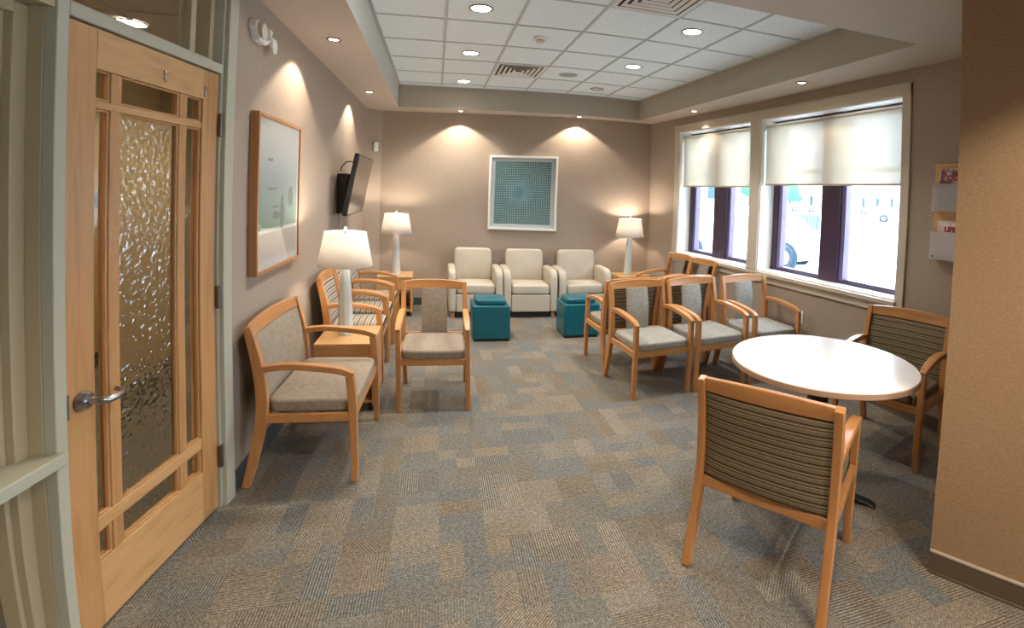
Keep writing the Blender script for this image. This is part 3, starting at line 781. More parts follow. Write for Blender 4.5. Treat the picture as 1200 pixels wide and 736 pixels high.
def make_ottoman(W=.40, D=.385):
    t = empty('storage_ottoman')
    MB().box(-W / 2, W / 2, -D / 2, D / 2, .022, .392).build('box', 'teal', t, bevel=.016, seg=3)
    MB().cushion(-W / 2 + .035, W / 2 - .035, -D / 2 + .03, D / 2 - .03, .388, .452, .022, .010).build('lid_cushion', 'teal', t, smooth='all')
    MB().box(-W / 2 + .012, W / 2 - .012, -D / 2 + .012, D / 2 - .012, 0, .024).build('plinth', 'darkbase', t)
    return t
ot = make_ottoman()
ot.location = (.580, 5.390, 0); tag(ot, 'teal vinyl storage ottoman in front of the leftmost recliner', 'ottoman', 'teal ottomans')
o2 = copy_tree(ot); o2.location = (1.577, 5.440, 0); tag(o2, 'teal vinyl storage ottoman beside the striped-back chair', 'ottoman', 'teal ottomans')

# ------------------------------------------------------------------ pictures
def art_teal():
    m, nt, b = new_mat('teal_lattice_print')
    tc = N(nt, 'ShaderNodeTexCoord'); sx = N(nt, 'ShaderNodeSeparateXYZ'); L(nt, tc.outputs['Object'], sx.inputs[0]); X, Z = sx.outputs[0], sx.outputs[2]
    w = 2 * math.pi / .046
    a = math_n(nt, 'SINE', math_n(nt, 'MULTIPLY', math_n(nt, 'ADD', X, Z), w)); c = math_n(nt, 'SINE', math_n(nt, 'MULTIPLY', math_n(nt, 'SUBTRACT', X, Z), w))
    nz = N(nt, 'ShaderNodeTexNoise'); nz.inputs['Scale'].default_value = 22; L(nt, tc.outputs['Object'], nz.inputs['Vector'])
    v = math_n(nt, 'ADD', math_n(nt, 'MULTIPLY', a, c), math_n(nt, 'MULTIPLY', math_n(nt, 'ADD', nz.outputs[0], -.5), .5))
    dx = math_n(nt, 'ADD', X, -.055); dz = math_n(nt, 'ADD', Z, .0)
    rad = math_n(nt, 'SQRT', math_n(nt, 'ADD', math_n(nt, 'MULTIPLY', dx, dx), math_n(nt, 'MULTIPLY', dz, dz)))
    tone = ramp(nt, math_n(nt, 'MULTIPLY', rad, 1.6), [(0, (.02, .16, .22)), (.09, (.02, .17, .25)), (.15, (.07, .26, .33)), (.35, (.035, .17, .20)), (.6, (.045, .17, .17)), (1, (.03, .14, .14))])
    col = mixc(nt, ramp(nt, v, [(.18, (0, 0, 0)), (.62, (.9, .9, .9))]), tone, (.56, .66, .65))
    # ragged edge of the print
    zig = math_n(nt, 'MULTIPLY', math_n(nt, 'PINGPONG', math_n(nt, 'ADD', X, 2.0), .0125), .9); zig2 = math_n(nt, 'MULTIPLY', math_n(nt, 'PINGPONG', math_n(nt, 'ADD', Z, 2.0), .0125), .9)
    inx = math_n(nt, 'LESS_THAN', math_n(nt, 'ADD', math_n(nt, 'ABSOLUTE', X), zig2), .392); inz = math_n(nt, 'LESS_THAN', math_n(nt, 'ADD', math_n(nt, 'ABSOLUTE', Z), zig), .422)
    col = mixc(nt, math_n(nt, 'MULTIPLY', inx, inz), (.60, .66, .66), col)
    L(nt, col, b.inputs['Base Color']); b.inputs['Roughness'].default_value = .6
    return m
def picture(name, w, h, frame_w, depth, frame_mat, art, mat4, label, rec=.040):
    t = empty(name); t.matrix_world = mat4; tag(t, label, 'picture')
    m = MB()
    m.box(-w / 2, -w / 2 + frame_w, 0, depth, -h / 2, h / 2); m.box(w / 2 - frame_w, w / 2, 0, depth, -h / 2, h / 2)
    m.box(-w / 2 + frame_w, w / 2 - frame_w, 0, depth, -h / 2, -h / 2 + frame_w); m.box(-w / 2 + frame_w, w / 2 - frame_w, 0, depth, h / 2 - frame_w, h / 2)
    m.build('frame', frame_mat, t, bevel=.002)
    MB().box(-w / 2 + frame_w, w / 2 - frame_w, depth - rec, depth - rec + .005, -h / 2 + frame_w, h / 2 - frame_w).build('artwork', art, t)
    MB().box(-w / 2 + frame_w, w / 2 - frame_w, depth - .010, depth - .007, -h / 2 + frame_w, h / 2 - frame_w).build('glass', 'clear', t)
    return t
def frame_at(p, xdir, ydir):
    x = Vector(xdir).normalized(); y = Vector(ydir).normalized(); z = Vector((0, 0, 1))
    return Matrix(((x.x, y.x, z.x, p[0]), (x.y, y.y, z.y, p[1]), (x.z, y.z, z.z, p[2]), (0, 0, 0, 1)))
nb = Vector((-.045, -1, 0)).normalized()
# back wall picture: local x to the left, y out of the wall
p = (1.178, yb(1.178) - .002, 1.560)
picture('framed_artwork', .935, .985, .030, .050, 'whitepaint', art_teal(), frame_at(p, (-1, .045, 0), nb), 'teal lattice print in a white box frame on the back wall')
def art_blue():
    m, nt, b = new_mat('muted_landscape_print')
    tc = N(nt, 'ShaderNodeTexCoord'); sx = N(nt, 'ShaderNodeSeparateXYZ'); L(nt, tc.outputs['Object'], sx.inputs[0]); X, Z = sx.outputs[0], sx.outputs[2]
    z = math_n(nt, 'MULTIPLY', math_n(nt, 'ADD', Z, .42), 1 / .84)
    base = ramp(nt, z, [(0, (.66, .66, .66)), (.07, (.46, .43, .41)), (.225, (.50, .44, .38)), (.235, (.75, .76, .74)), (.25, (.75, .76, .74)), (.262, (.20, .33, .24)), (.38, (.24, .36, .33)), (.6, (.27, .35, .38)), (.8, (.40, .47, .50)), (1, (.48, .55, .56))])
    no = N(nt, 'ShaderNodeTexNoise'); no.inputs['Scale'].default_value = 26; no.inputs['Detail'].default_value = 3; L(nt, tc.outputs['Object'], no.inputs['Vector'])
    def blob(cx, cz, rx, rz):
        a = math_n(nt, 'MULTIPLY', math_n(nt, 'ADD', X, -cx), 1 / rx); c = math_n(nt, 'MULTIPLY', math_n(nt, 'ADD', Z, -cz), 1 / rz)
        d = math_n(nt, 'ADD', math_n(nt, 'MULTIPLY', a, a), math_n(nt, 'MULTIPLY', c, c)); d = math_n(nt, 'ADD', d, math_n(nt, 'MULTIPLY', math_n(nt, 'ADD', no.outputs[0], -.5), 2.4))
        return math_n(nt, 'LESS_THAN', d, 1.0)
    col = base
    for cx, cz, rx, rz in ((-.05, -.12, .045, .085), (-.05, -.03, .024, .024), (-.22, -.02, .055, .065), (.06, -.13, .065, .026), (.06, -.08, .07, .007), (.13, .03, .09, .007), (.17, .20, .05, .010)):
        col = mixc(nt, math_n(nt, 'MULTIPLY', blob(cx, cz, rx, rz), .85), col, (.12, .16, .155))
    ax = math_n(nt, 'GREATER_THAN', math_n(nt, 'ABSOLUTE', X), .352)
    az = math_n(nt, 'GREATER_THAN', math_n(nt, 'ABSOLUTE', Z), .405)
    col = mixc(nt, math_n(nt, 'MAXIMUM', ax, az), col, (.60, .64, .63))
    L(nt, col, b.inputs['Base Color']); b.inputs['Roughness'].default_value = .6
    return m
p = (xl(3.29) + .002, 3.29, 1.535)
t = picture('framed_print', .805, .905, .022, .048, 'maplefrm', art_blue(), frame_at(p, (-.0141, -1, 0), (1, -.0141, 0)), 'muted blue green print in a thin wooden frame on the left wall', rec=.016)

# ------------------------------------------------------------------ television
tv = empty('television', (xl(5.31), 5.31, 1.60)); tag(tv, 'black flat television tilted down on the left wall', 'television')
# local: x out of wall, y along wall, z up
tilt = R(10.5)
def tvt(x, y, z):
    return (x * math.cos(tilt) + z * math.sin(tilt) + .208, y, z * math.cos(tilt) - x * math.sin(tilt))
MB().box(-.045, 0, -.50, .50, -.295, .295, fn=tvt).build('housing', 'black', tv, bevel=.006)
MB().box(0, .003, -.488, .488, -.278, .282, fn=tvt).build('screen', 'screen', tv)
MB().box(.0, .10, -.17, .12, -.28, .112).build('wall_mount', 'black', tv, bevel=.004)
m = MB(); m.box(.08, .16, -.10, -.06, -.12, .10, fn=None); m.box(.08, .16, .03, .07, -.12, .10); m.build('bracket_arm', 'black', tv)
MB().tube(arc([(.02, -.12, .135), (.04, -.13, .19), (.09, -.13, .23), (.15, -.12, .22), (.17, -.10, .14)], 5), .006, 8).build('cable', 'black', tv, smooth=True)
m = MB(); m.box(.0, .018, -.035, .0, -.42, -.28); tag(m.build('cable_raceway', 'offwhite', loc=(xl(5.31), 5.31, 1.60), bevel=.002), 'beige cable cover on the wall just under the television', 'cable cover')

# ------------------------------------------------------------------ small wall fittings
# emergency light by the door
ex = empty('emergency_light', (xl(2.93), 2.93, 2.415)); tag(ex, 'white twin-head emergency light high on the left wall by the door', 'emergency light'); ex.scale = (.88, .88, .88)
m = MB(); m.prism([(-.13, .055), (.09, .055), (.13, .0), (.05, -.06), (-.08, -.06), (-.15, .01)], 'x', 0, .045, fn=lambda x, y, z: (x, y, z)); m.build('housing', 'white', ex, bevel=.005)
m = MB(); m.lathe([(.0, .0), (.032, .0), (.046, .03), (.050, .055), (0, .055)], 20, fn=lambda x, y, z: (.03 + z * .85, -.085 + x + z * -.1, .018 + y - z * .5)); m.build('lamp_head', 'offwhite', ex, smooth=True)
m = MB(); m.lathe([(.0, .0), (.030, .0), (.044, .03), (.048, .052), (0, .052)], 20, fn=lambda x, y, z: (.03 + z * .6, .125 + x + z * .6, -.005 + y - z * .6)); m.build('lamp_head', 'white', ex, smooth=True)
m = MB(); m.prism([(-.03, .028), (.035, .028), (.0, -.040)], 'x', .045, .085); m.build('test_housing', 'white', ex, bevel=.003)
# motion sensor on the angled corner wall
cm = (Vector((*CL, 0)) + Vector((*CB, 0))) / 2
dcor = (Vector((*CB, 0)) - Vector((*CL, 0))).normalized(); ncor = Vector((dcor.y, -dcor.x, 0))
pm = cm + dcor * .02 + ncor * .002; pm.z = 2.115
mt = frame_at(pm, -dcor, ncor); ms = empty('motion_sensor'); ms.matrix_world = mt; tag(ms, 'small white motion sensor in the back left corner', 'sensor')
MB().box(-.035, .035, 0, .04, -.062, .062).build('housing', 'white', ms, bevel=.010, seg=3)
MB().box(-.022, .022, .038, .044, -.04, .008).build('lens', 'mat', ms, bevel=.004)
# outlet under the windows
oy = 3.669; ou = empty('wall_outlet'); ou.matrix_world = frame_at((xr(oy), oy, .515), (-.08, 1, 0), (-1, -.08, 0)); tag(ou, 'white wall outlet below the window beside the grey chair arm', 'outlet')
MB().box(-.036, .036, 0, .006, -.058, .058).build('plate', 'white', ou, bevel=.002)
MB().box(-.017, .017, .005, .009, -.035, -.005).box(-.017, .017, .005, .009, .005, .035).build('socket', 'whitepaint', ou, bevel=.002)
# switch on the tan corner wall
ncol = Vector((-.823, -.568, 0)); pc = Vector((2.052 + .568 * .335, 1.411 - .823 * .335, 1.078)); swp = empty('light_switch'); swp.matrix_world = frame_at(pc, (-.568, .823, 0), ncol); tag(swp, 'white light switch at the right edge on the tan wall', 'light switch')
MB().box(-.036, .036, 0, .006, -.058, .058).build('plate', 'white', swp, bevel=.002); MB().box(-.008, .008, .005, .012, -.012, .012).build('toggle', 'white', swp, bevel=.002)
# magazine rack on the window wall
my = 2.272; rk = empty('magazine_rack'); MR = frame_at((xr(my), my, 0), (-.08, 1, 0), (-1, -.08, 0)); rk.matrix_world = MR
tag(rk, 'wall magazine rack with clear pockets on a wooden backing board', 'magazine rack')
MB().box(-.125, .17, 0, .018, 1.235, 1.888).build('backing_board', 'etable', rk, bevel=.002)
pk = shade_fabric('frosted_acrylic', (.80, .81, .82), .5, .5)
for z in (1.558, 1.225):
    m = MB()
    m.box(-.15, .150, .075, .079, z, z + .190); m.box(-.15, .150, .018, .079, z, z + .004); m.box(-.15, -.146, .018, .079, z, z + .190); m.box(.146, .150, .018, .079, z, z + .190)
    o = m.build('acrylic_pocket', pk, rk)
    for sx in (-.125, .125):
        for dz in (.02, .17): MB().lathe([(0, 0), (.007, 0), (.007, .004), (0, .005)], 12, fn=lambda x, y, q, sx=sx, dz=dz: (sx + x, .079 + q, z + dz + y)).build('standoff', 'steel', o)
def text_mesh(s, size, mat, parent, loc, name='masthead', bold=.0):
    cu = bpy.data.curves.new(name, 'FONT'); cu.body = s; cu.size = size; cu.extrude = .0004; cu.offset = bold; cu.align_x = 'LEFT'
    me0 = bpy.data.objects.new('tmp', cu); COL.objects.link(me0); bpy.context.view_layer.update()
    me = bpy.data.meshes.new_from_object(me0.evaluated_get(bpy.context.evaluated_depsgraph_get())); bpy.data.objects.remove(me0)
    me.materials.clear(); me.materials.append(mat); o = bpy.data.objects.new(name, me); COL.objects.link(o); o.parent = parent; o.location = loc
    o.rotation_euler = (R(90), 0, R(180)); return o
def magazine(z, w, h, cover, label, heads):
    g = empty('magazine'); g.matrix_world = MR @ Matrix.Translation((0, .045, z)); tag(g, label, 'magazine')
    MB().box(-w / 2, w / 2, -.004, .004, 0, h).build('cover', cover, g)
    for (s, size, mt_, x, zz, bd) in heads: text_mesh(s, size, mt_, g, (x, .0050, zz), bold=bd)
    return g
red = flat('magazine_red', (.34, .03, .05), .4); pinkm = flat('magazine_pink', (.62, .30, .26), .4); ink = flat('magazine_ink', (.10, .05, .05), .5); wh = flat('magazine_white', (.8, .78, .76), .4)
def cover_mat(name, c1, c2, sc_):
    m, nt, b = new_mat(name); tc = N(nt, 'ShaderNodeTexCoord'); no = N(nt, 'ShaderNodeTexNoise'); no.inputs['Scale'].default_value = sc_
    L(nt, tc.outputs['Object'], no.inputs['Vector']); L(nt, ramp(nt, no.outputs[0], [(.42, c1), (.58, c2)]), b.inputs['Base Color']); b.inputs['Roughness'].default_value = .3; return m
magazine(1.566, .24, .285, cover_mat('cover_dark', (.55, .52, .50), (.16, .05, .05), 14), 'magazine with dark red lettering in the upper rack pocket', [('Boo', .075, red, .110, .205, .003), ('stories', .024, ink, .07, .262, .0)])
magazine(1.232, .24, .260, cover_mat('cover_pink', (.62, .42, .38), (.70, .62, .60), 10), 'pink magazine with bold lettering in the lower rack pocket', [('Your city', .036, wh, .105, .228, .002), ('LIFE', .046, red, .07, .188, .003)])

# ------------------------------------------------------------------ ceiling fittings
def downlight(x, y, zc, r, ring, lens, label, name='downlight', group='round recessed ceiling lights'):
    t = empty(name, (x, y, zc)); tag(t, label, 'ceiling light', group)
    MB().lathe([(r, .0), (r + .012, -.001), (r + .014, -.006), (r + .002, -.008), (r - .003, .0)], 36, closed=True).build('trim_ring', ring, t, smooth=True)
    MB().lathe([(0, -.0030), (r, -.0030), (r, -.001), (0, -.001)], 36).build('lens', lens, t, smooth=True)
    return t
def spot(x, y, z, e, ang, blend, col, size=.03, rx=0, ry=0):
    l = bpy.data.lights.new('spot_beam', 'SPOT'); l.energy = e; l.spot_size = R(ang); l.spot_blend = blend; l.color = col; l.shadow_soft_size = size
    o = bpy.data.objects.new('spot_beam', l); COL.objects.link(o); o.location = (x, y, z); o.rotation_euler = (rx, ry, 0); return o
WARM = (1, .835, .65); NEUT = (1, .93, .84)
CLS = [(.238, 3.553, 1, 'lit ceiling downlight above the lone chair, nearest of the left line'), (.250, 4.815, 1, 'lit ceiling downlight in the middle of the left line, beside the air vent'),
       (.257, 6.148, 1, 'lit ceiling downlight at the back of the left line'), (1.870, 3.468, 1, 'lit ceiling downlight nearest the windows and the front'),
       (1.882, 4.758, 1, 'lit ceiling downlight in the middle of the right line, beside the round speaker'), (1.912, 6.060, 0, 'unlit ceiling downlight at the back of the right line')]
for x, y, on, lab in CLS:
    downlight(x, y, ZC, .072, 'ringnickel', 'lens' if on else 'lens_off', lab)
    if on: spot(x, y, ZC - .02, 62, 125, .6, NEUT, .06)
SOF = [(-.775, 3.625, 1, 'small lit recessed light in the left soffit above the framed print'), (-.790, 5.600, 1, 'small lit recessed light in the left soffit above the television'),
       (.266, 6.700, 1, 'small recessed light in the back soffit left of the teal artwork'), (1.870, 6.680, 1, 'small recessed light in the back soffit right of the teal artwork'),
       (2.908, 5.341, 1, 'small recessed light in the right soffit over the far window'), (2.930, 3.430, 1, 'small recessed light in the right soffit over the near window')]
for x, y, on, lab in SOF:
    downlight(x, y, ZS, .036, 'ringdark', 'lens_small', lab, 'soffit_spotlight', 'small recessed soffit lights')
    spot(x, y, ZS - .012, 10 if x > 2.5 else 27, 100 if x > 2.5 else 112, .22, WARM, .012)
# two unseen downlights added to brighten the camera's part of the room
for x, y, lab in ((.55, .6, 'added ceiling downlight out of view, on the glazed door side'), (1.5, -.2, 'added ceiling downlight out of view, on the tan wall side')):
    downlight(x, y, ZS, .072, 'ringwhite', 'lens', lab); spot(x, y, ZS - .02, 80, 130, .6, WARM, .06)
spot(1.95, .35, ZS - .012, 60, 118, .35, WARM, .015)
downlight(1.95, .35, ZS, .036, 'ringdark', 'lens_small', 'small recessed light over the tan wall corner', 'soffit_spotlight', 'small recessed soffit lights')
# square supply diffusers
def diffuser(x0, x1, y0, y1, label):
    cx, cy = (x0 + x1) / 2, (y0 + y1) / 2; t = empty('air_vent', (cx, cy, ZC)); tag(t, label, 'air vent', 'square ceiling vents'); hx, hy = (x1 - x0) / 2 - .012, (y1 - y0) / 2 - .012
    MB().box(-hx, hx, -hy, hy, -.003, .000).build('throat', 'duct', t)
    m = MB()
    for k in range(5):
        f = 1 - k * .19; g = f - .11
        z0, z1 = -.004, -.028
        o_ = [(-hx * f, -hy * f), (hx * f, -hy * f), (hx * f, hy * f), (-hx * f, hy * f)]; i_ = [(-hx * g, -hy * g), (hx * g, -hy * g), (hx * g, hy * g), (-hx * g, hy * g)]
        zo, zi = (-.008, -.008) if k == 0 else (-.012, -.006)
        vs = [(*p_, zo) for p_ in o_] + [(*p_, zi) for p_ in i_] + [(*p_, zo + .003) for p_ in o_] + [(*p_, zi + .003) for p_ in i_]
        fs = []
        for q in range(4):
            q2 = (q + 1) % 4; fs += [(q, q2, 4 + q2, 4 + q), (8 + q, 12 + q, 12 + q2, 8 + q2), (q, 8 + q, 8 + q2, q2), (4 + q, 4 + q2, 12 + q2, 12 + q)]
        m.add(vs, fs)
    m.build('louvers', 'metalwhite', t)
    return t
diffuser(g0 + tx, g0 + 2 * tx, r0 + 2 * ty, r0 + 3 * ty, 'square louvered air vent between the left downlights and the round speaker')
diffuser(g0 + 2 * tx, g0 + 3 * tx, r0 - 2 * ty, r0 - ty, 'square louvered air vent at the top edge, nearest the viewer')
sp_ = empty('ceiling_speaker', (1.375, 5.431, ZC)); tag(sp_, 'round grey flush speaker in the ceiling tiles', 'speaker')
MB().lathe([(0, -.006), (.095, -.006), (.100, -.003), (.100, .0), (0, .0)], 40).build('grille', 'speaker', sp_, smooth=True)
MB().lathe([(.100, .0), (.108, -.001), (.106, -.007), (.099, -.006)], 40, closed=True).build('rim', 'metalwhite', sp_, smooth=True)
sd = empty('smoke_detector', (.794, 4.133, ZC)); tag(sd, 'white domed smoke detector on a ceiling tile', 'smoke detector')
MB().lathe([(.058, .0), (.058, -.012), (.050, -.022), (0, -.022)], 30).build('base', 'white', sd, smooth=True)
MB().lathe([(.034, -.020), (.036, -.034), (.028, -.046), (.012, -.050), (0, -.050)], 24).build('dome', 'offwhite', sd, smooth=True)
# troffer at the very top of the view
tf = empty('ceiling_light', (g0 + tx * .5, r0 - 1.5 * ty, ZC)); tag(tf, 'flat square ceiling light panel at the top edge of the view', 'ceiling light')
MB().box(-tx / 2 + .012, tx / 2 - .012, -ty / 2 + .012, ty / 2 - .012, -.008, 0).build('frame', 'metalwhite', tf, bevel=.002)
MB().box(-tx / 2 + .03, tx / 2 - .03, -ty / 2 + .03, ty / 2 - .03, -.010, -.0085).build('diffuser', emit('panel_glow', (1, .96, .90), 7), tf)
# hall light seen through the transom
downlight(-2.03, 3.61, ZS - .003, .085, 'ringwhite', 'lens', 'lit downlight in the hall ceiling behind the transom', group='hall downlights')
spot(-2.03, 3.61, ZS - .02, 42, 140, .6, (1, .80, .52), .06)
for y, lab in ((1.3, 'second hall downlight, level with the glazed side light'), (-.4, 'hall downlight farthest towards the entrance'), (5.0, 'hall downlight at the far end of the hall')): downlight(-2.06, y, ZS - .003, .085, 'ringwhite', 'lens', lab, group='hall downlights'); spot(-2.06, y, ZS - .02, 30, 140, .6, (1, .80, .52), .06)

# ------------------------------------------------------------------ outside
GZ = -.25
gm = flat('pale_concrete', (.62, .63, .62), .9, nscale=.5, namp=.08)
structure(MB().box(3.6, 260, -60, 260, GZ - .2, GZ).build('ground_outside', gm), 'pale sunlit parking lot')
bw = flat('pale_siding', (.66, .62, .58), .8, nscale=6, namp=.06); roofm = flat('pale_shingle_roof', (.46, .42, .41), .9, nscale=12, namp=.15)
dglass = flat('dark_building_glass', (.02, .06, .09), .2); green = flat('foliage_green', (.045, .20, .10), .8, nscale=3, namp=.5); bark = flat('bark', (.10, .07, .05), .9)
def building(x, y, rz, w, d, h, rh, label, wins, name='building'):
    t = empty(name, (x, y, GZ), rz); tag(t, label, 'building')
    MB().box(-w / 2, w / 2, 0, d, 0, h).build('wall', bw, t)
    m = MB(); ov = .8; m.prism([(-ov, h - .02), (d / 2, h + rh), (d + ov, h - .02), (d + ov, h + .2), (d / 2, h + rh + .22), (-ov, h + .2)], 'x', -w / 2 - .6, w / 2 + .6); m.build('roof', roofm, t)
    for (a, b, z0, z1) in wins:
        MB().box(a, b, -.06, .02, z0, z1).build('window', dglass, t, bevel=.02)
    return t
# long single-storey building: seen through the near window
dirB = Vector((.750, .661, 0)).normalized(); pB = dirB * 100; face = math.atan2(pB.y, pB.x) - math.pi / 2
building(pB.x, pB.y, face, 34, 12, 3.0, 2.5, 'long low pale building with narrow dark windows across the parking lot',
         [(-14.6 + k * 2.35, -14.1 + k * 2.35, .95, 2.65) for k in range(8)] + [(4.4, 6.0, .95, 2.65)])
dirC = Vector((.484, .875, 0)).normalized(); pC = dirC * 70
building(pC.x - 3, pC.y, math.atan2(pC.y, pC.x) - math.pi / 2, 20, 10, 5.6, 2.2, 'pale house with blue windows seen through the far window',
         [(-3 + k * 2.4, -1.6 + k * 2.4, 1.6, 3.2) for k in range(5)] + [(-8 + k * 3, -6.6 + k * 3, 3.9, 4.9) for k in range(3)])
# wooden fence panel
fp = Vector((21.4, 24.5, GZ)); f = empty('fence_panel', fp, math.atan2(fp.y, fp.x) - math.pi / 2 + R(14)); tag(f, 'grey board fence around a bin area in the parking lot', 'fence')
fm = flat('weathered_boards', (.075, .10, .16), .8, nscale=8, namp=.2)
m = MB()
for k in range(9): m.box(-.95 + k * .205, -.95 + k * .205 + .19, 0, .03, .05, .98 + (k % 2) * .02)
m.build('boards', fm, f); MB().box(-.95, .9, .03, .08, .25, .33).box(-.95, .9, .03, .08, .75, .83).build('rail', fm, f)
for x in (-.95, .85): MB().box(x, x + .1, .03, .13, 0, 1.05).build('post', fm, f)
# cars
carp = flat('white_car_paint', (.80, .81, .82), .25); tyre = flat('tyre_rubber', (.012, .03, .045), .7); hub = flat('alloy', (.6, .62, .64), .3, metal=.5); arch = flat('wheel_arch', (.006, .03, .05), .8)
cglass = flat('car_glass', (.12, .17, .20), .1)
def make_car():
    c = empty('parked_car')   # length along x, faces +x
    low = [(-2.2, .35), (-2.25, .62), (-2.15, .93), (-1.5, .98), (-.2, .97), (.95, .93), (1.75, .82), (2.15, .66), (2.22, .45), (2.18, .28), (1.70, .26), (-1.75, .26)]
    MB().prism(low, 'y', -.88, .88).build('body', carp, c, bevel=.08, seg=3)
    cab = [(-1.85, .93), (-1.45, 1.36), (-.9, 1.46), (.15, 1.44), (.95, .93)]
    m = MB(); n = len(cab)
    vs = [(x, -.80 + (.14 if z > 1 else 0), z) for x, z in cab] + [(x, .80 - (.14 if z > 1 else 0), z) for x, z in cab]
    m.add(vs, [tuple(range(n)), tuple(range(n, 2 * n))[::-1]] + [(i, (i + 1) % n, n + (i + 1) % n, n + i) for i in range(n)]); m.build('cabin', carp, c, bevel=.05, seg=3)
    for s in (-1, 1):
        for a in ([(-1.35, 1.0), (-1.2, 1.31), (-.62, 1.36), (-.62, 1.0)], [(-.52, 1.0), (-.52, 1.37), (.1, 1.35), (.68, 1.0)]):
            y = s * .735; MB().add([(x, y + s * (.0 if z > 1.1 else .075), z) for x, z in a] + [(x, y + s * (-.03 if z > 1.1 else .04), z) for x, z in a], [(0, 1, 2, 3), (7, 6, 5, 4), (0, 4, 5, 1), (1, 5, 6, 2), (2, 6, 7, 3), (3, 7, 4, 0)]).build('side_window', cglass, c)
    for x in (-1.35, 1.38):
        for s in (-1, 1): MB().lathe([(.33, -.02), (.42, -.02), (.42, .02), (.33, .02)], 28, closed=True, fn=lambda a, b, q, x=x, s=s: (x + a, s * .875 + q, .34 + b)).build('wheel_arch', arch, c)
    for x in (-1.35, 1.38):
        for s in (-1, 1):
            w = MB().lathe([(.20, -.09), (.31, -.10), (.335, -.07), (.335, .07), (.31, .10), (.20, .09)], 28, closed=True, fn=lambda a, b, q, x=x, s=s: (x + a, s * .80 + q, .335 + b)).build('wheel', tyre, c, smooth=True)
            h = MB().lathe([(0, .05), (.055, .055), (.07, .03)], 20, fn=lambda a, b, q, x=x, s=s: (x + a, s * (.80 + q), .335 + b))
            for k in range(5):
                a = 2 * math.pi * k / 5 + .3; ca, sa = math.cos(a), math.sin(a)
                h.prism([(0, -.035), (.215, -.022), (.215, .022), (0, .035)], 'z', .01, .045, fn=lambda a_, b_, q, x=x, s=s, ca=ca, sa=sa: (x + a_ * ca - b_ * sa, s * (.80 + q), .335 + a_ * sa + b_ * ca))
            h.build('hubcap', hub, w, smooth=True)
    return c
car = make_car()
# near car: rear wheel at about (9.1,11.5), front wheel at about (7.7,13.0)
rearw = Vector((8.57, 10.60)); wb = Vector((-1.30, 1.80)).normalized() * 2.73; ang = math.atan2(wb.y, wb.x)
mid = rearw + wb / 2
nrm = Vector((math.sin(ang), -math.cos(ang)))
if nrm.dot(mid) > 0: nrm = -nrm
car.location = (mid.x - nrm.x * .88, mid.y - nrm.y * .88, GZ); car.rotation_euler.z = ang
tag(car, 'white car parked close outside, its wheel showing in the near window', 'car')
def far_car(px_dir, dist, rz, label):
    c = copy_tree(car); d = Vector(px_dir).normalized(); c.location = (d.x * dist, d.y * dist, GZ); c.rotation_euler.z = math.atan2(d.y, d.x) - math.pi / 2 + R(rz); tag(c, label, 'car', 'cars parked far across the lot')
CARS = [((.654, .756), 86, 5, 'white car parked far off, just left of the middle post of the near window'),
        ((.722, .692), 86, 0, 'white car parked far off, first one right of the post of the near window'),
        ((.7600, .650), 88, 0, 'white car parked far off, under the right end of the long building'),
        ((.772, .6356), 55, 0, 'white car parked a little nearer at the right end of the near window'),
        ((.561, .828), 49, 4, 'white car parked far off, seen through the far window below the bush')]
for a in CARS: far_car(*a)
def blob_plant(name, x, y, z0, rx, rz_, label, cat, trunk=0):
    t = empty(name, (x, y, GZ)); tag(t, label, cat)
    bm = bmesh.new(); rnd = random.Random(int(x * 7 + y))
    for k in range(26):
        a = rnd.uniform(0, 6.28); q = rnd.uniform(0, 1) ** .5; h = rnd.uniform(-1, 1)
        mm = Matrix.Translation((math.cos(a) * q * rx * .7, math.sin(a) * q * rx * .7, z0 + rz_ * (1 + h * .7))) @ Matrix.Diagonal((rx * .38, rx * .38, rz_ * .42, 1))
        bmesh.ops.create_icosphere(bm, subdivisions=2, radius=1, matrix=mm)
    for v in bm.verts: v.co += Vector((rnd.uniform(-1, 1), rnd.uniform(-1, 1), rnd.uniform(-1, 1))) * rx * .05
    me = bpy.data.meshes.new('foliage'); bm.to_mesh(me); bm.free(); me.materials.append(green); o = bpy.data.objects.new('foliage', me); COL.objects.link(o); o.parent = t
    MB().lathe([(.18, 0), (.12, z0 + rz_ * .6)], 10).build('trunk', bark, t)
    return t
d = Vector((.564, .826)); blob_plant('bush', d.x * 60, d.y * 60, .15, .85, .55, 'round green bush outside the far window', 'bush')
d = Vector((.574, .819)); blob_plant('tree', d.x * 66, d.y * 66, 1.9, 1.6, 1.1, 'leafy green tree behind the bush outside the far window', 'tree')
d = Vector((.636, .772)); blob_plant('tree', d.x * 92, d.y * 92, 1.6, 2.2, 1.5, 'leafy green tree left of the long low building', 'tree')

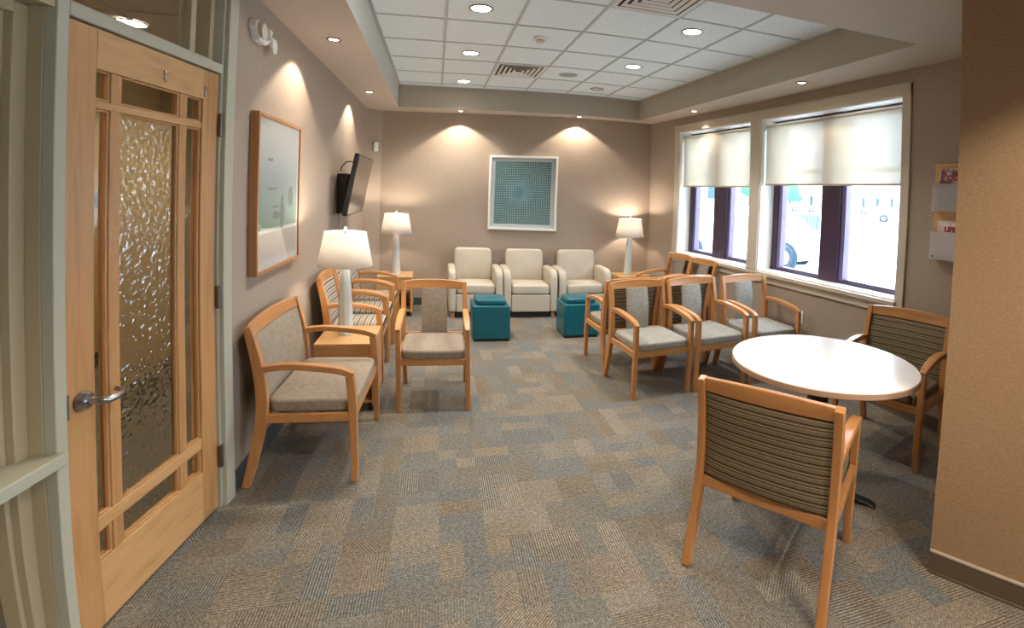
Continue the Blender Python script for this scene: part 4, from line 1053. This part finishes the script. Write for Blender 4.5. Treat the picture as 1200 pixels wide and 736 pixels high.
# ------------------------------------------------------------------ world and sun
w = bpy.data.worlds.new('sky'); sc.world = w; w.use_nodes = True; nt = w.node_tree; nt.nodes.clear()
o = N(nt, 'ShaderNodeOutputWorld'); bg = N(nt, 'ShaderNodeBackground'); tc = N(nt, 'ShaderNodeTexCoord'); sx = N(nt, 'ShaderNodeSeparateXYZ')
L(nt, tc.outputs['Generated'], sx.inputs[0])
no = N(nt, 'ShaderNodeTexNoise'); no.inputs['Scale'].default_value = 3.5; no.inputs['Detail'].default_value = 6; L(nt, tc.outputs['Generated'], no.inputs['Vector'])
clo = mixc(nt, ramp(nt, no.outputs[0], [(.42, (0, 0, 0)), (.62, (1, 1, 1))]), (.50, .72, 1.0), (.88, .94, 1))
L(nt, clo, bg.inputs[0]); bg.inputs[1].default_value = 8.5; L(nt, bg.outputs[0], o.inputs[0])
s = bpy.data.lights.new('sun', 'SUN'); s.energy = 3; s.angle = R(1.5); s.color = (1, .96, .9); so_ = bpy.data.objects.new('sun', s); COL.objects.link(so_); so_.rotation_euler = (R(-38), R(-20), 0)
for k, wv in enumerate((W1, W2)):
    l = bpy.data.lights.new('window_portal', 'AREA'); l.shape = 'RECTANGLE'; l.size = wv[1] - wv[0]; l.size_y = WZ1 - WZ0; l.cycles.is_portal = True
    o = bpy.data.objects.new('window_portal', l); COL.objects.link(o); yy = (wv[0] + wv[1]) / 2
    o.matrix_world = Matrix.Translation((xr(yy) + .29, yy, (WZ0 + WZ1) / 2)) @ Matrix.Rotation(R(90), 4, 'Z') @ Matrix.Rotation(R(90), 4, 'X')
    # area lights shine along local -Z: turn it to face into the room (-X)
    o.rotation_euler = (0, 0, 0); o.matrix_world = Matrix.Translation((xr(yy) + .29, yy, (WZ0 + WZ1) / 2)) @ Matrix(((0, 0, 1, 0), (1, 0, 0, 0), (0, 1, 0, 0), (0, 0, 0, 1)))

# ------------------------------------------------------------------ camera: wide lens with barrel distortion
cam = bpy.data.cameras.new('camera'); co = bpy.data.objects.new('camera', cam); COL.objects.link(co); sc.camera = co
H_, yaw, pit, rol = 1.5991747, .27747255, -.02183167, .03331117
f = Vector((math.sin(yaw) * math.cos(pit), math.cos(yaw) * math.cos(pit), math.sin(pit))); r = Vector((math.cos(yaw), -math.sin(yaw), 0)); u = r.cross(f)
r2 = r * math.cos(rol) + u * math.sin(rol); u2 = -r * math.sin(rol) + u * math.cos(rol)
co.matrix_world = Matrix(((r2.x, u2.x, -f.x, 0), (r2.y, u2.y, -f.y, 0), (r2.z, u2.z, -f.z, H_), (0, 0, 0, 1)))
cam.type = 'PANO'; cam.panorama_type = 'FISHEYE_LENS_POLYNOMIAL'; cam.sensor_fit = 'HORIZONTAL'; cam.sensor_width = 36; cam.sensor_height = 24
cam.fisheye_fov = R(180)
k1, k2, k3, k4 = .00155084414, .61461142, -1.28472620, .52315031
cam.fisheye_polynomial_k0 = 0; cam.fisheye_polynomial_k1 = -k1 / .03; cam.fisheye_polynomial_k2 = -k2 / 21 ** 2; cam.fisheye_polynomial_k3 = -k3 / 21 ** 3; cam.fisheye_polynomial_k4 = -k4 / 21 ** 4
cam.shift_x = -(678.19358 - 600) / 1200; cam.shift_y = (238.183794 - 368) / 736
cam.clip_start = .01; cam.clip_end = 1000
vs = sc.view_settings
vs.view_transform = 'Standard'; vs.look = 'None'; vs.gamma = 1; vs.use_curve_mapping = False; vs.exposure = 0.66
sc.cycles.max_bounces = 8; sc.cycles.diffuse_bounces = 4; sc.cycles.transparent_max_bounces = 16; sc.cycles.sample_clamp_indirect = 6; sc.cycles.caustics_reflective = False; sc.cycles.caustics_refractive = False
